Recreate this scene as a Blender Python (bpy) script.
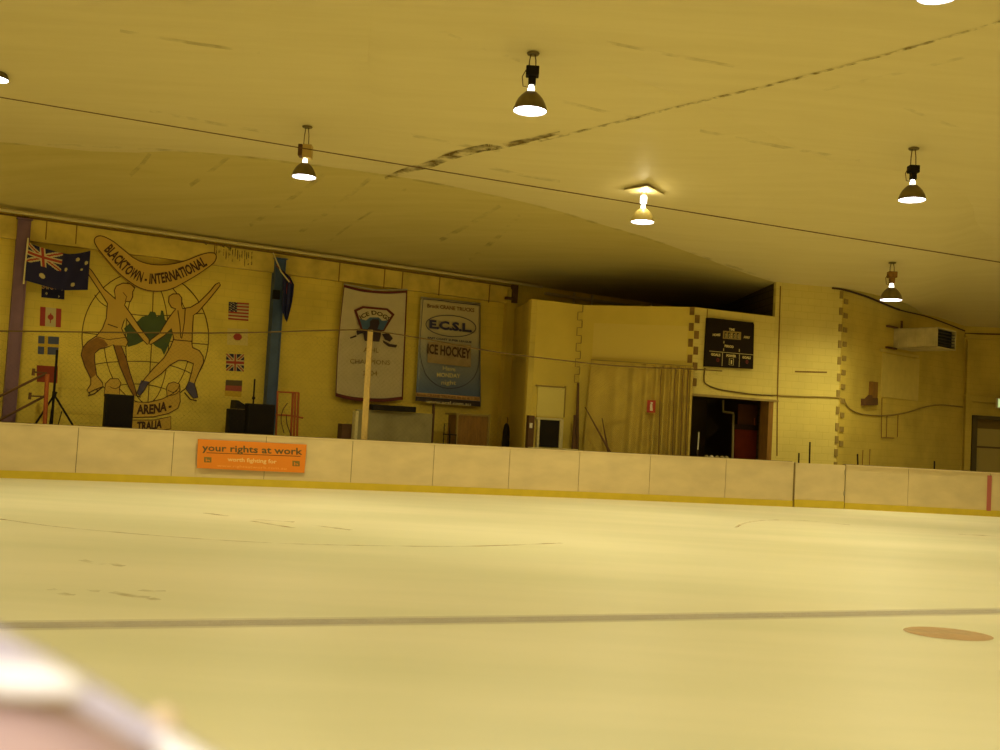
import bpy, math, random
from mathutils import Vector, Matrix
from mathutils.bvhtree import BVHTree
random.seed(7)
C = bpy.context.scene.collection
S = bpy.context.scene
for o in list(bpy.data.objects): bpy.data.objects.remove(o)

# ------------------------------------------------------------------ camera
CAM = Vector((0, 0, 1.7)); FPX = 1000.0
PITCH = math.atan(50/1000); ROLL = math.radians(3.2)
R0 = Vector((1,0,0)); F = Vector((0, math.cos(PITCH), math.sin(PITCH))); U0 = Vector((0,-math.sin(PITCH), math.cos(PITCH)))
RV = math.cos(ROLL)*R0 + math.sin(ROLL)*U0
UV = -math.sin(ROLL)*R0 + math.cos(ROLL)*U0
cd = bpy.data.cameras.new('camera'); cam = bpy.data.objects.new('camera', cd); C.objects.link(cam)
cam.matrix_world = Matrix(((RV.x,UV.x,-F.x,CAM.x),(RV.y,UV.y,-F.y,CAM.y),(RV.z,UV.z,-F.z,CAM.z),(0,0,0,1)))
cd.sensor_width = 36; cd.lens = 36; cd.clip_start = .02; cd.clip_end = 200
cd.dof.use_dof = True; cd.dof.focus_distance = 24; cd.dof.aperture_fstop = 4.2
S.camera = cam

# ------------------------------------------------------------------ light and exposure
wd = bpy.data.worlds.new('hall_air'); S.world = wd; wd.use_nodes = True
wd.node_tree.nodes['Background'].inputs[0].default_value = (1, .90, .46, 1)
wd.node_tree.nodes['Background'].inputs[1].default_value = .13
S.view_settings.view_transform = 'Standard'; S.view_settings.look = 'None'
S.view_settings.gamma = 1; S.view_settings.use_curve_mapping = False
S.view_settings.exposure = 0.0
S.cycles.max_bounces = 8; S.cycles.diffuse_bounces = 5; S.cycles.transparent_max_bounces = 16
S.cycles.sample_clamp_indirect = 4; S.cycles.caustics_reflective = False
S.cycles.use_denoising = True
LIGHT_COL = (1, .90, .46)
LAMP_W = 745

# ------------------------------------------------------------------ helpers
def ray(px, py): return (px-500)/FPX*RV + (375-py)/FPX*UV + F
def at_y(px, py, y):
    d = ray(px, py); return CAM + d*(y/d.y)
def at_h(px, py, h):
    d = ray(px, py); return CAM + d*((h-CAM.z)/d.z)

def tag(o, label=None, cat=None, group=None, kind=None):
    if label: o['label'] = label
    if cat: o['category'] = cat
    if group: o['group'] = group
    if kind: o['kind'] = kind
    return o
def root(name, loc, label, cat, group=None):
    o = bpy.data.objects.new(name, None); C.objects.link(o); o.location = loc; o.empty_display_size = .2
    return tag(o, label, cat, group)
def wloc(p):
    v = Vector((0,0,0))
    while p is not None: v = v + p.location; p = p.parent
    return v

class MB:
    def __init__(s): s.v = []; s.f = []; s.m = []
    def face(s, pts, m=0):
        n = len(s.v); s.v += [Vector(p) for p in pts]; s.f.append(tuple(range(n, n+len(pts)))); s.m.append(m)
    def raw(s, vs, fs, m=0):
        n = len(s.v); s.v += [Vector(p) for p in vs]; s.f += [tuple(i+n for i in f) for f in fs]; s.m += [m]*len(fs)
    def prism(s, pts, off, m=0):
        pts = [Vector(p) for p in pts]; off = Vector(off); k = len(pts)
        vs = pts + [p+off for p in pts]
        fs = [tuple(range(k)), tuple(range(2*k-1, k-1, -1))]
        fs += [(i, i+k, (i+1) % k+k, (i+1) % k) for i in range(k)]
        s.raw(vs, fs, m)
    def box(s, a, b, m=0):
        x0,y0,z0 = a; x1,y1,z1 = b
        s.prism([(x0,y0,z0),(x1,y0,z0),(x1,y0,z1),(x0,y0,z1)], (0,y1-y0,0), m)
    def tube(s, path, r, n=8, m=0, cap=True):
        path = [Vector(p) for p in path]; rs = r if isinstance(r, (list,tuple)) else [r]*len(path)
        base = len(s.v); up = None
        for i, p in enumerate(path):
            t = (path[min(i+1,len(path)-1)]-path[max(i-1,0)]).normalized()
            if up is None: up = t.orthogonal().normalized()
            up = (up - up.dot(t)*t)
            up = up.normalized() if up.length > 1e-6 else t.orthogonal().normalized()
            w = t.cross(up)
            for j in range(n):
                a = 2*math.pi*j/n
                s.v.append(p+rs[i]*(math.cos(a)*up+math.sin(a)*w))
        for i in range(len(path)-1):
            for j in range(n):
                s.f.append((base+i*n+j, base+i*n+(j+1)%n, base+(i+1)*n+(j+1)%n, base+(i+1)*n+j)); s.m.append(m)
        if cap:
            s.f.append(tuple(base+j for j in range(n-1,-1,-1))); s.m.append(m)
            e = base+(len(path)-1)*n
            s.f.append(tuple(e+j for j in range(n))); s.m.append(m)
    def lathe(s, c, prof, n=24, m=0, close=False):
        c = Vector(c); base = len(s.v)
        for r, z in prof:
            for j in range(n):
                a = 2*math.pi*j/n; s.v.append(c+Vector((r*math.cos(a), r*math.sin(a), z)))
        for i in range(len(prof)-1):
            for j in range(n):
                s.f.append((base+i*n+j, base+i*n+(j+1)%n, base+(i+1)*n+(j+1)%n, base+(i+1)*n+j)); s.m.append(m)
        if close:
            s.f.append(tuple(base+j for j in range(n-1,-1,-1))); s.m.append(m)
            e = base+(len(prof)-1)*n; s.f.append(tuple(e+j for j in range(n))); s.m.append(m)
    def ball(s, c, r, n=12, m=0, sq=(1,1,1)):
        c = Vector(c); prof = [(r*math.sin(math.pi*i/n), r*math.cos(math.pi*i/n)) for i in range(n+1)]
        k = len(s.v); s.lathe((0,0,0), prof, n*2, m)
        for i in range(k, len(s.v)):
            v = s.v[i]; s.v[i] = c + Vector((v.x*sq[0], v.y*sq[1], v.z*sq[2]))
    def build(s, name, mats, parent=None, smooth=False, bevel=0, frame=None):
        if not isinstance(mats, (list,tuple)): mats = [mats]
        me = bpy.data.meshes.new(name)
        if frame is not None:
            inv = frame.inverted(); vs = [inv @ v for v in s.v]
        else:
            o0 = wloc(parent) if parent else Vector((0,0,0)); vs = [v-o0 for v in s.v]
        me.from_pydata([tuple(v) for v in vs], [], s.f)
        for m in mats: me.materials.append(m)
        for p, mi in zip(me.polygons, s.m): p.material_index = mi; p.use_smooth = smooth
        me.update()
        o = bpy.data.objects.new(name, me); C.objects.link(o)
        if frame is not None: o.matrix_world = frame
        if parent: o.parent = parent
        if bevel:
            b = o.modifiers.new('bevel','BEVEL'); b.width = bevel; b.segments = 2; b.limit_method = 'ANGLE'
        return o

# ---- materials
def srgb(r, g, b):
    f = lambda c: (c/255/12.92) if c <= 10 else ((c/255+.055)/1.055)**2.4
    return (f(r), f(g), f(b), 1)
def mat(name, col, rough=.6, metal=0, noise=0, nscale=4, spec=.3, bump=0, stretch=(1,1,1), emit=None, es=0, gen=False):
    m = bpy.data.materials.new(name); m.use_nodes = True; nt = m.node_tree; b = nt.nodes['Principled BSDF']
    b.inputs['Base Color'].default_value = (*col[:3], 1); b.inputs['Roughness'].default_value = rough
    b.inputs['Metallic'].default_value = metal; b.inputs['Specular IOR Level'].default_value = spec
    if noise or bump:
        tc = nt.nodes.new('ShaderNodeTexCoord'); mp = nt.nodes.new('ShaderNodeMapping'); mp.inputs['Scale'].default_value = stretch
        nz = nt.nodes.new('ShaderNodeTexNoise'); nz.inputs['Scale'].default_value = nscale; nz.inputs['Detail'].default_value = 6
        nt.links.new(tc.outputs['Object'], mp.inputs[0]); nt.links.new(mp.outputs[0], nz.inputs['Vector'])
        if noise:
            mx = nt.nodes.new('ShaderNodeMix'); mx.data_type = 'RGBA'
            mr = nt.nodes.new('ShaderNodeMapRange'); mr.inputs[1].default_value = .35; mr.inputs[2].default_value = .7
            nt.links.new(nz.outputs[0], mr.inputs[0]); nt.links.new(mr.outputs[0], mx.inputs[0])
            mx.inputs[6].default_value = (*col[:3], 1); mx.inputs[7].default_value = (*[c*(1-noise) for c in col[:3]], 1)
            nt.links.new(mx.outputs[2], b.inputs['Base Color'])
        if bump:
            bp = nt.nodes.new('ShaderNodeBump'); bp.inputs['Strength'].default_value = bump; bp.inputs['Distance'].default_value = .02
            nt.links.new(nz.outputs[0], bp.inputs['Height']); nt.links.new(bp.outputs[0], b.inputs['Normal'])
    if emit:
        b.inputs['Emission Color'].default_value = (*emit, 1); b.inputs['Emission Strength'].default_value = es
    return m
def block_mat(name, col, mortar, bw=.4, bh=.2, noise=.12, dirt=.25, msz=.012):
    m = bpy.data.materials.new(name); m.use_nodes = True; nt = m.node_tree; b = nt.nodes['Principled BSDF']
    b.inputs['Roughness'].default_value = .75; b.inputs['Specular IOR Level'].default_value = .2
    N = nt.nodes.new; L = nt.links.new
    tc = N('ShaderNodeTexCoord'); sp = N('ShaderNodeSeparateXYZ'); cb = N('ShaderNodeCombineXYZ')
    L(tc.outputs['Object'], sp.inputs[0]); L(sp.outputs[0], cb.inputs[0]); L(sp.outputs[2], cb.inputs[1])
    br = N('ShaderNodeTexBrick'); br.inputs['Scale'].default_value = 1; br.inputs['Brick Width'].default_value = bw
    br.inputs['Row Height'].default_value = bh; br.inputs['Mortar Size'].default_value = msz; br.inputs['Mortar Smooth'].default_value = .3
    br.inputs['Color1'].default_value = (*col, 1); br.inputs['Color2'].default_value = (*[c*(1-noise) for c in col], 1)
    br.inputs['Mortar'].default_value = (*mortar, 1); br.inputs['Bias'].default_value = -.4
    L(cb.outputs[0], br.inputs['Vector'])
    nz = N('ShaderNodeTexNoise'); nz.inputs['Scale'].default_value = .7; nz.inputs['Detail'].default_value = 8; L(tc.outputs['Object'], nz.inputs['Vector'])
    mr = N('ShaderNodeMapRange'); mr.inputs[1].default_value = .45; mr.inputs[2].default_value = .75; mr.inputs[3].default_value = 1; mr.inputs[4].default_value = 1-dirt
    L(nz.outputs[0], mr.inputs[0])
    mx = N('ShaderNodeMix'); mx.data_type = 'RGBA'; mx.blend_type = 'MULTIPLY'; mx.inputs[0].default_value = 1
    L(br.outputs['Color'], mx.inputs[6]); L(mr.outputs[0], mx.inputs[7]); L(mx.outputs[2], b.inputs['Base Color'])
    bp = N('ShaderNodeBump'); bp.inputs['Strength'].default_value = .4; bp.inputs['Distance'].default_value = .01; bp.invert = True
    L(br.outputs['Fac'], bp.inputs['Height']); L(bp.outputs[0], b.inputs['Normal'])
    return m
def stain_mat(name, col, scale=3, lo=.45, hi=.65, amt=.8, stretch=(1,1,1)):
    m = mat(name, col, .9); nt = m.node_tree; b = nt.nodes['Principled BSDF']
    tc = nt.nodes.new('ShaderNodeTexCoord'); mp = nt.nodes.new('ShaderNodeMapping'); mp.inputs['Scale'].default_value = stretch
    nz = nt.nodes.new('ShaderNodeTexNoise'); nz.inputs['Scale'].default_value = scale; nz.inputs['Detail'].default_value = 7
    mr = nt.nodes.new('ShaderNodeMapRange'); mr.inputs[1].default_value = lo; mr.inputs[2].default_value = hi; mr.inputs[4].default_value = amt
    nt.links.new(tc.outputs['Object'], mp.inputs[0]); nt.links.new(mp.outputs[0], nz.inputs['Vector']); nt.links.new(nz.outputs[0], mr.inputs[0])
    nt.links.new(mr.outputs[0], b.inputs['Alpha'])
    return m

WALLC = (.74,.56,.085)
M = {}
M['wall'] = block_mat('painted_blocks', WALLC, (.66,.50,.075), noise=.05, msz=.008)
M['wall_pale'] = block_mat('painted_blocks_pale', (.66,.53,.14), (.58,.46,.11), noise=.05, msz=.008, dirt=.15)
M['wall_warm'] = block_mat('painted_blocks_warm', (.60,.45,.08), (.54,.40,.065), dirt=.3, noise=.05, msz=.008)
M['wall_smooth'] = mat('painted_render', (.68,.51,.08), .7, noise=.15, nscale=.8)
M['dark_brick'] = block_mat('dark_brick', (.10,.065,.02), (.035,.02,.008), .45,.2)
M['beam'] = mat('beam_paint', (.68,.50,.08), .6, noise=.3, nscale=2.5)
M['pipe'] = mat('pipe_paint', (.55,.45,.2), .5)
M['tooth'] = mat('raw_brick', (.22,.12,.02), .8, noise=.3, nscale=6)
M['dark'] = mat('dark_void', (.02,.013,.005), .9)
M['brown'] = mat('brown_paint', (.13,.06,.02), .7, noise=.3)
M['wood'] = mat('pale_wood', (.62,.42,.13), .6, noise=.25, nscale=3, stretch=(8,8,1))
M['wood_orange'] = mat('orange_wood', (.26,.125,.018), .6, noise=.3, nscale=3, stretch=(6,6,1))
M['black'] = mat('black_paint', (.014,.010,.007), .7, spec=.15)
M['darkblue'] = mat('dark_blue_cloth', (.02,.022,.09), .8)
M['grille'] = mat('speaker_grille', (.014,.011,.01), .95, spec=.05)
M['purple'] = mat('purple_paint', (.20,.105,.14), .6, noise=.15)
M['blue'] = mat('blue_paint', (.06,.10,.20), .55, noise=.2)
M['tan'] = mat('mural_tan', (.60,.38,.055), .8, noise=.08, nscale=2)
M['tan_dark'] = mat('mural_brown', (.30,.14,.02), .8, noise=.3, nscale=6)
M['ink'] = mat('mural_ink', (.07,.032,.012), .8)
M['green'] = mat('mural_green', (.07,.10,.03), .8, noise=.2)
M['boot'] = mat('mural_slate', (.09,.075,.12), .8)
M['white'] = mat('white_paint', (.75,.70,.5), .7)
M['cream'] = mat('cream_paint', (.66,.56,.25), .7)
M['red'] = mat('red_paint', (.40,.04,.02), .7)
M['redorange'] = mat('rust_orange_paint', (.42,.10,.02), .6, noise=.2)
M['yellow'] = mat('yellow_paint', (.60,.36,.02), .7)
M['board'] = mat('board_white', (.69,.55,.31), .45, noise=.14, nscale=1.5, stretch=(1,1,2), spec=.3)
M['kick'] = mat('kick_yellow', (.62,.46,.035), .5, noise=.1)
M['cap'] = mat('board_cap', (.22,.15,.05), .6, noise=.3)
M['gap'] = mat('joint_dark', (.25,.18,.07), .8)
M['orange'] = mat('banner_orange', (.74,.225,.015), .6)
M['steel'] = mat('galvanised', (.4,.36,.25), .4, metal=.5)
M['rope'] = mat('net_rope', (.13,.08,.02), .9)
M['netw'] = mat('net_twine', (.06,.04,.012), .9)

# ---- wall frames
class Frame:
    """vertical plane through plan points a, b (left to right as the camera sees it)"""
    def __init__(s, a, b):
        s.o = Vector((a[0], a[1], 0)); d = Vector((b[0]-a[0], b[1]-a[1], 0)); s.len = d.length; s.e = d.normalized()
        s.n = Vector((s.e.y, -s.e.x, 0))
        s.mat = Matrix(((s.e.x, -s.n.x, 0, s.o.x),(s.e.y, -s.n.y, 0, s.o.y),(0,0,1,0),(0,0,0,1)))
    def w(s, u, d, z): return s.o + s.e*u + s.n*d + Vector((0,0,z))
    def px(s, px, py, d=0):
        r = ray(px, py); t = ((s.o + s.n*d - CAM).dot(s.n))/r.dot(s.n); p = CAM + r*t
        return (p-s.o).dot(s.e), p.z
    def pw(s, px, py, d=0):
        u, z = s.px(px, py, d); return s.w(u, d, z)
    def decal(s, mb, pts, d=.004, th=.003, m=0): mb.prism([s.pw(x, y, d) for x, y in pts], s.n*-th, m)
    def box(s, mb, u0, u1, d0, d1, z0, z1, m=0):
        mb.prism([s.w(u0,d1,z0), s.w(u1,d1,z0), s.w(u1,d1,z1), s.w(u0,d1,z1)], s.n*(d0-d1), m)
    def boxpx(s, mb, x0, y0, x1, y1, d0, d1, m=0, zb=None):
        cx, cy = (x0+x1)/2, (y0+y1)/2
        u0 = s.px(x0, cy, d1)[0]; u1 = s.px(x1, cy, d1)[0]; z1 = s.px(cx, y0, d1)[1]; z0 = s.px(cx, y1, d1)[1] if zb is None else zb
        s.box(mb, u0, u1, d0, d1, z0, z1, m); return u0, u1, z0, z1
    def stroke(s, mb, pts, w, d=.008, th=.003, m=0, closed=False):
        P = [Vector((x, y)) for x, y in pts]; k = len(P)
        if closed: P.append(P[0]); k += 1
        L = []; Rr = []
        for i in range(k):
            a = P[i-1] if i > 0 else (P[-2] if closed else P[0]); b = P[i+1] if i < k-1 else (P[1] if closed else P[-1])
            t = (b-a); t = t.normalized() if t.length else Vector((1,0)); nn = Vector((-t.y, t.x))*w/2
            L.append(s.pw(*(P[i]+nn), d)); Rr.append(s.pw(*(P[i]-nn), d))
        for i in range(k-1): mb.prism([L[i], L[i+1], Rr[i+1], Rr[i]], s.n*-th, m)
def sm(pts, n=6, closed=False):
    """smooth curve through points"""
    P = [Vector(p) for p in pts]; out = []; k = len(P); rng = range(k if closed else k-1)
    g = (lambda i: P[i % k]) if closed else (lambda i: P[max(0, min(k-1, i))])
    for i in rng:
        a, b, c, d = g(i-1), g(i), g(i+1), g(i+2)
        for j in range(n):
            t = j/n; out.append(.5*((2*b)+(c-a)*t+(2*a-5*b+4*c-d)*t*t+(3*b-a-3*c+d)*t**3))
    if not closed: out.append(P[-1])
    return [tuple(p) for p in out]

# ---- lettering
_tc = {}
def glyphs(txt, bold=.0):
    k = (txt, bold)
    if k in _tc: return _tc[k]
    cu = bpy.data.curves.new('t', 'FONT'); cu.body = txt; cu.size = 1; cu.offset = bold; cu.resolution_u = 2; cu.fill_mode = 'FRONT'
    o = bpy.data.objects.new('t', cu); C.objects.link(o)
    dg = bpy.context.evaluated_depsgraph_get(); me = bpy.data.meshes.new_from_object(o.evaluated_get(dg))
    vs = [(v.co.x, v.co.y) for v in me.vertices]; fs = [tuple(p.vertices) for p in me.polygons]
    bpy.data.objects.remove(o); bpy.data.curves.remove(cu); bpy.data.meshes.remove(me)
    _tc[k] = (vs, fs); return _tc[k]
def text(mb, place, txt, path, hpx, m=0, bold=.0, upright=None):
    """letters laid along a path, cap height hpx, path length fits the width; place((x, y)) gives the world point"""
    vs, fs = glyphs(txt, bold); x0 = min(v[0] for v in vs); x1 = max(v[0] for v in vs)
    P = [Vector(p) for p in path]; cum = [0]
    for a, b in zip(P, P[1:]): cum.append(cum[-1]+(b-a).length)
    out = []
    for x, y in vs:
        s = (x-x0)/(x1-x0)*cum[-1]; i = 0
        while i < len(P)-2 and cum[i+1] < s: i += 1
        t = (P[i+1]-P[i]).normalized(); q = P[i] + t*(s-cum[i]); up = upright or Vector((t.y, -t.x))
        out.append(place(tuple(q + up*(y/.70*hpx))))
    mb.raw(out, fs, m)
UPV = Vector((.05,-1))

# ------------------------------------------------------------------ plan of the hall
MW = Frame((-24, 29.9-14.4), (8.0, 29.9+4.8))                      # the wall with the mural
vA = at_y(532,299,27.3); vB = at_y(583,305,28.0); vC = at_y(695,307,27.1); vD = at_y(775,316,28.2)
vE0 = at_y(777,283,28.3); vE1 = at_y(843,289,28.6); vF = at_y(965,326,34.0)
uA0 = MW.px(514,300)[0]; pA0 = MW.w(uA0,0,0)
WA = Frame((pA0.x,pA0.y),(vA.x,vA.y)); WB = Frame((vA.x,vA.y),(vB.x,vB.y)); WC = Frame((vB.x,vB.y),(vC.x,vC.y))
WD = Frame((vC.x,vC.y),(vD.x,vD.y)); WE = Frame((vD.x,vD.y),(vE1.x,vE1.y)); WF = Frame((vE1.x,vE1.y),(vF.x,vF.y))
WG = Frame((vF.x,vF.y),(vF.x+9, vF.y+1.2))
VH = 5.2; EAVE = 5.98; FLOOR2 = .3
bp = [at_h(-150,472,0), at_h(0,478,0), at_h(200,484.5,0), at_h(400,491.5,0), at_h(600,499,0), at_h(793,507,0), at_h(845,509,0), at_h(1000,517,0), at_h(1100,523,0)]
BH = 1.17

# ------------------------------------------------------------------ ceiling
def ceiling():
    fold = [Vector((-24,14.6,6.9)), at_h(0,142,7.0), at_h(200,152,7.08), at_h(352,170,7.1), at_h(440,184,7.05), at_h(540,206,6.9), at_h(600,224,6.78), at_h(660,242,6.62), vE0.copy()]
    fold[-1].z = vE0.z
    eave = []
    for p, px in zip(fold[1:-1], (0, 160, 300, 400, 480, 560, 640)):
        u, z = MW.px(px, 260); eave.append(MW.w(u, 0, EAVE+.02))
    eave = [MW.w(0,0,EAVE+.02)] + eave + [MW.w(MW.px(712,300)[0], 0, EAVE+.02)]
    far = fold + [vE1+Vector((0,0,.02)), at_h(905,303,6.05), vF.copy(), Vector((26,36.5,vF.z-.05))]
    nF = len(fold)
    mb = MB()
    def loft(a, b, n, m=0):
        rows = []
        for i in range(n+1):
            t = i/n; rows.append([p.lerp(q, t) for p, q in zip(a, b)])
        k = len(a); base = len(mb.v)
        for r in rows: mb.v += r
        for i in range(n):
            for j in range(k-1):
                mb.f.append((base+i*k+j, base+i*k+j+1, base+(i+1)*k+j+1, base+(i+1)*k+j)); mb.m.append(m)
    def dens(L, n=4): return [Vector(p) for p in sm(L, n)]
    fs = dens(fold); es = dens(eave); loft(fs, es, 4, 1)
    fr = dens(far)
    mid = [Vector((p.x*.82, p.y-8.5 if p.y > 22 else p.y-6, 7.42 - max(0, p.x-6)*.035)) for p in fr]
    near = [Vector((p.x*.9, 3, 7.35)) for p in fr]; back = [Vector((p.x*.95, -9, 7.1)) for p in fr]
    loft(fr, mid, 6); loft(mid, near, 3); loft(near, back, 2)
    return mb
m = bpy.data.materials.new('ceiling_skin'); m.use_nodes = True; nt = m.node_tree; b = nt.nodes['Principled BSDF']
b.inputs['Roughness'].default_value = .6; b.inputs['Specular IOR Level'].default_value = .25
N = nt.nodes.new; L = nt.links.new
tc = N('ShaderNodeTexCoord'); mp = N('ShaderNodeMapping'); mp.inputs['Rotation'].default_value = (0,0,math.radians(-27)); mp.inputs['Scale'].default_value = (.35, 3.2, 1)
nz = N('ShaderNodeTexNoise'); nz.inputs['Scale'].default_value = 1; nz.inputs['Detail'].default_value = 7; nz.inputs['Roughness'].default_value = .6
L(tc.outputs['Object'], mp.inputs[0]); L(mp.outputs[0], nz.inputs['Vector'])
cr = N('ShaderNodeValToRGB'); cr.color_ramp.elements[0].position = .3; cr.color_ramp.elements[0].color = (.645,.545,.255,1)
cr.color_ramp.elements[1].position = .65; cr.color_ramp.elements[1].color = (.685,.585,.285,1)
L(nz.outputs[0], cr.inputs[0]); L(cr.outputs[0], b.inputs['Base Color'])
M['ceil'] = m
M['ceil_shaded'] = m.copy(); M['ceil_shaded'].name = 'ceiling_skin_shaded'  # shaded copy of the ceiling skin; the slope's shade sits in its colour
for nd in M['ceil_shaded'].node_tree.nodes:
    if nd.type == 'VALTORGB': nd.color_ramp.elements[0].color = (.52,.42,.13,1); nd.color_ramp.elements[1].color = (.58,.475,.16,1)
cmb = ceiling(); ceil_ob = cmb.build('ceiling', [M['ceil'], M['ceil_shaded']], smooth=True); tag(ceil_ob, kind='structure')
BV = BVHTree.FromPolygons(cmb.v, cmb.f)
def on_ceil(px, py, off=.012):
    r = ray(px, py); h = BV.ray_cast(CAM, r.normalized())
    return (h[0] + Vector((0,0,-off))) if h[0] is not None else at_h(px, py, 7)
def ceil_h(x, y):
    h = BV.ray_cast(Vector((x, y, .5)), Vector((0,0,1))); return h[0].z if h[0] is not None else 7

# stains and seams lying on the ceiling
M['stain'] = stain_mat('seam_grime', (.26,.19,.04), 7, .42, .66, .7)
M['stain2'] = stain_mat('seam_grime_strong', (.16,.10,.015), 3.5, .36, .62, .8)
M['stainf'] = stain_mat('faint_grime', (.35,.26,.07), 2.5, .45, .75, .35)
def cribbon(mb, pts, w):
    P = [Vector(p) for p in pts]
    for i in range(len(P)-1):
        t = (P[i+1]-P[i]).normalized(); nn = Vector((-t.y, t.x)); w0 = w(i) if callable(w) else w; w1 = w(i+1) if callable(w) else w
        mb.face([on_ceil(*(P[i]+nn*w0/2)), on_ceil(*(P[i]-nn*w0/2)), on_ceil(*(P[i+1]-nn*w1/2)), on_ceil(*(P[i+1]+nn*w1/2))])
mb = MB(); cribbon(mb, sm([(1010,18),(900,50),(780,82),(700,101),(620,121),(545,139),(500,147),(470,153)], 8), 2.2)
mb.build('ceiling_seam', M['stain'], ceil_ob)
mb = MB(); cribbon(mb, sm([(560,132),(500,146),(485,147),(450,156),(430,164),(405,170),(385,178)], 5), lambda i: 3+4.5*math.sin(min(1, i/30)*math.pi))
mb.build('seam_stain', M['stain2'], ceil_ob)
mb = MB(); cribbon(mb, [(406,188),(400,193),(392,199)], 2.5); cribbon(mb, sm([(380,206),(350,225),(330,240)],3), 2)
cribbon(mb, sm([(0,143),(100,146),(200,152),(300,163),(352,170),(440,184),(540,206),(600,224),(660,242),(770,279)], 4), 2.2)
mb.build('fold_line', M['stainf'], ceil_ob)
mb = MB()
for a, b_ in (((380,128),(500,151)),((480,165),(560,181)),((440,30),(520,60)),((600,40),(760,70)),((700,130),(860,160)),((560,100),(640,118)),((900,105),(960,128)),((120,30),(260,52)),((150,110),(270,132)),((820,90),(990,50))):
    cribbon(mb, [a, ((a[0]+b_[0])/2, (a[1]+b_[1])/2+1), b_], 3)
for a, b_ in (((230,155),(190,185)),((330,170),(250,225)),((370,178),(300,232)),((500,205),(440,240)),((520,215),(470,260)),((150,153),(130,175))):
    cribbon(mb, [a, ((a[0]+b_[0])/2+2, (a[1]+b_[1])/2), b_], 4)
mb.build('grime_streaks', M['stainf'], ceil_ob)

# ------------------------------------------------------------------ floor: the ice sheet and the walkway behind the boards
m = bpy.data.materials.new('ice'); m.use_nodes = True; nt = m.node_tree; b = nt.nodes['Principled BSDF']
b.inputs['Roughness'].default_value = .42; b.inputs['Specular IOR Level'].default_value = .28
N = nt.nodes.new; L = nt.links.new
tc = N('ShaderNodeTexCoord'); mp = N('ShaderNodeMapping'); mp.inputs['Rotation'].default_value = (0,0,math.radians(-14)); mp.inputs['Scale'].default_value = (.10,.55,1)
nz = N('ShaderNodeTexNoise'); nz.inputs['Scale'].default_value = 1; nz.inputs['Detail'].default_value = 4; nz.inputs['Roughness'].default_value = .55
L(tc.outputs['Object'], mp.inputs[0]); L(mp.outputs[0], nz.inputs['Vector'])
cr = N('ShaderNodeValToRGB'); cr.color_ramp.elements[0].position = .32; cr.color_ramp.elements[0].color = (.70,.68,.52,1)
cr.color_ramp.elements[1].position = .62; cr.color_ramp.elements[1].color = (.82,.77,.62,1)
L(nz.outputs[0], cr.inputs[0]); L(cr.outputs[0], b.inputs['Base Color'])
mp2 = N('ShaderNodeMapping'); mp2.inputs['Scale'].default_value = (.8,5,1); nz2 = N('ShaderNodeTexNoise'); nz2.inputs['Scale'].default_value = 2; nz2.inputs['Detail'].default_value = 6
L(tc.outputs['Object'], mp2.inputs[0]); L(mp2.outputs[0], nz2.inputs['Vector'])
bp_ = N('ShaderNodeBump'); bp_.inputs['Strength'].default_value = .15; bp_.inputs['Distance'].default_value = .01; L(nz2.outputs[0], bp_.inputs['Height']); L(bp_.outputs[0], b.inputs['Normal'])
M['ice'] = m
mb = MB(); mb.box((-26,-10,-.1),(28,42,0)); ice = mb.build('floor', M['ice']); tag(ice, kind='structure')
def under_ice(name, col, a=.6, lo=.2, hi=.5):
    return stain_mat(name, col, 3, lo, hi, a)
M['ln'] = under_ice('line_under_ice', (.46,.40,.42), .58, .1,.6); M['spot'] = under_ice('red_under_ice', (.60,.38,.22), .7, .1, .5)
M['redln'] = under_ice('thin_line_under_ice', (.58,.38,.18), .45, .3,.6); M['scr'] = under_ice('scrape', (.50,.39,.22), .45, .38,.65)
def floor_stroke(mb, pts, w, z=.003):
    P = [at_h(x, y, z) for x, y in pts]
    for i in range(len(P)): P[i].z = z
    L_ = []; R_ = []
    for i in range(len(P)):
        t = (P[min(i+1,len(P)-1)]-P[max(i-1,0)]).normalized(); nn = Vector((-t.y,t.x,0))*w/2; L_.append(P[i]+nn); R_.append(P[i]-nn)
    for i in range(len(P)-1): mb.face([L_[i], L_[i+1], R_[i+1], R_[i]])
M['ln1'] = under_ice('line_edge_under_ice', (.50,.44,.44), .22, -.4, .3); M['ln2'] = under_ice('line_core_under_ice', (.48,.42,.44), .36, -.3, .5)
LNP = [(-200,628),(0,625.5),(250,622.5),(500,619.5),(750,615.5),(1000,611),(1200,607)]
mb = MB(); floor_stroke(mb, LNP, .36); bl_ = mb.build('blue_line', M['ln1'], ice)
mb = MB(); floor_stroke(mb, LNP, .22, .0045); mb.build('line_core', M['ln2'], bl_)
mb = MB(); c = at_h(948,633.5,.004); mb.face([c+Vector((math.cos(a)*.40, math.sin(a)*.30, 0)) for a in [i*math.pi/16 for i in range(32)]]); mb.build('faceoff_spot', M['spot'], ice)
mb = MB(); floor_stroke(mb, sm([(-60,511),(0,519),(60,527),(150,535),(220,540),(300,544),(400,546),(480,546),(562,543)], 4), .06)
floor_stroke(mb, sm([(735,528),(745,523),(770,520),(810,521),(850,525)], 4), .06); mb.build('faceoff_circle', M['redln'], ice)
mb = MB()
for a, b_ in (((204,513),(228,516)),((249,519),(294,522)),((252,521),(294,528)),((312,525),(351,530)),((958,534),(995,536))): floor_stroke(mb, [a, b_], .09)
mb.build('faceoff_marks', M['redln'], ice)
mb = MB()
for x0, y0, x1, y1 in ((82,560,105,564),(112,563,124,566),(112,592,138,595),(120,594,150,597),(140,590,166,591),(60,593,75,595),(50,589,62,590),(90,589,100,591),(150,598,160,599)):
    floor_stroke(mb, [(x0,y0),((x0+x1)/2,(y0+y1)/2+.8),(x1,y1)], .09)
mb.build('skate_scrapes', M['scr'], ice)
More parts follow.
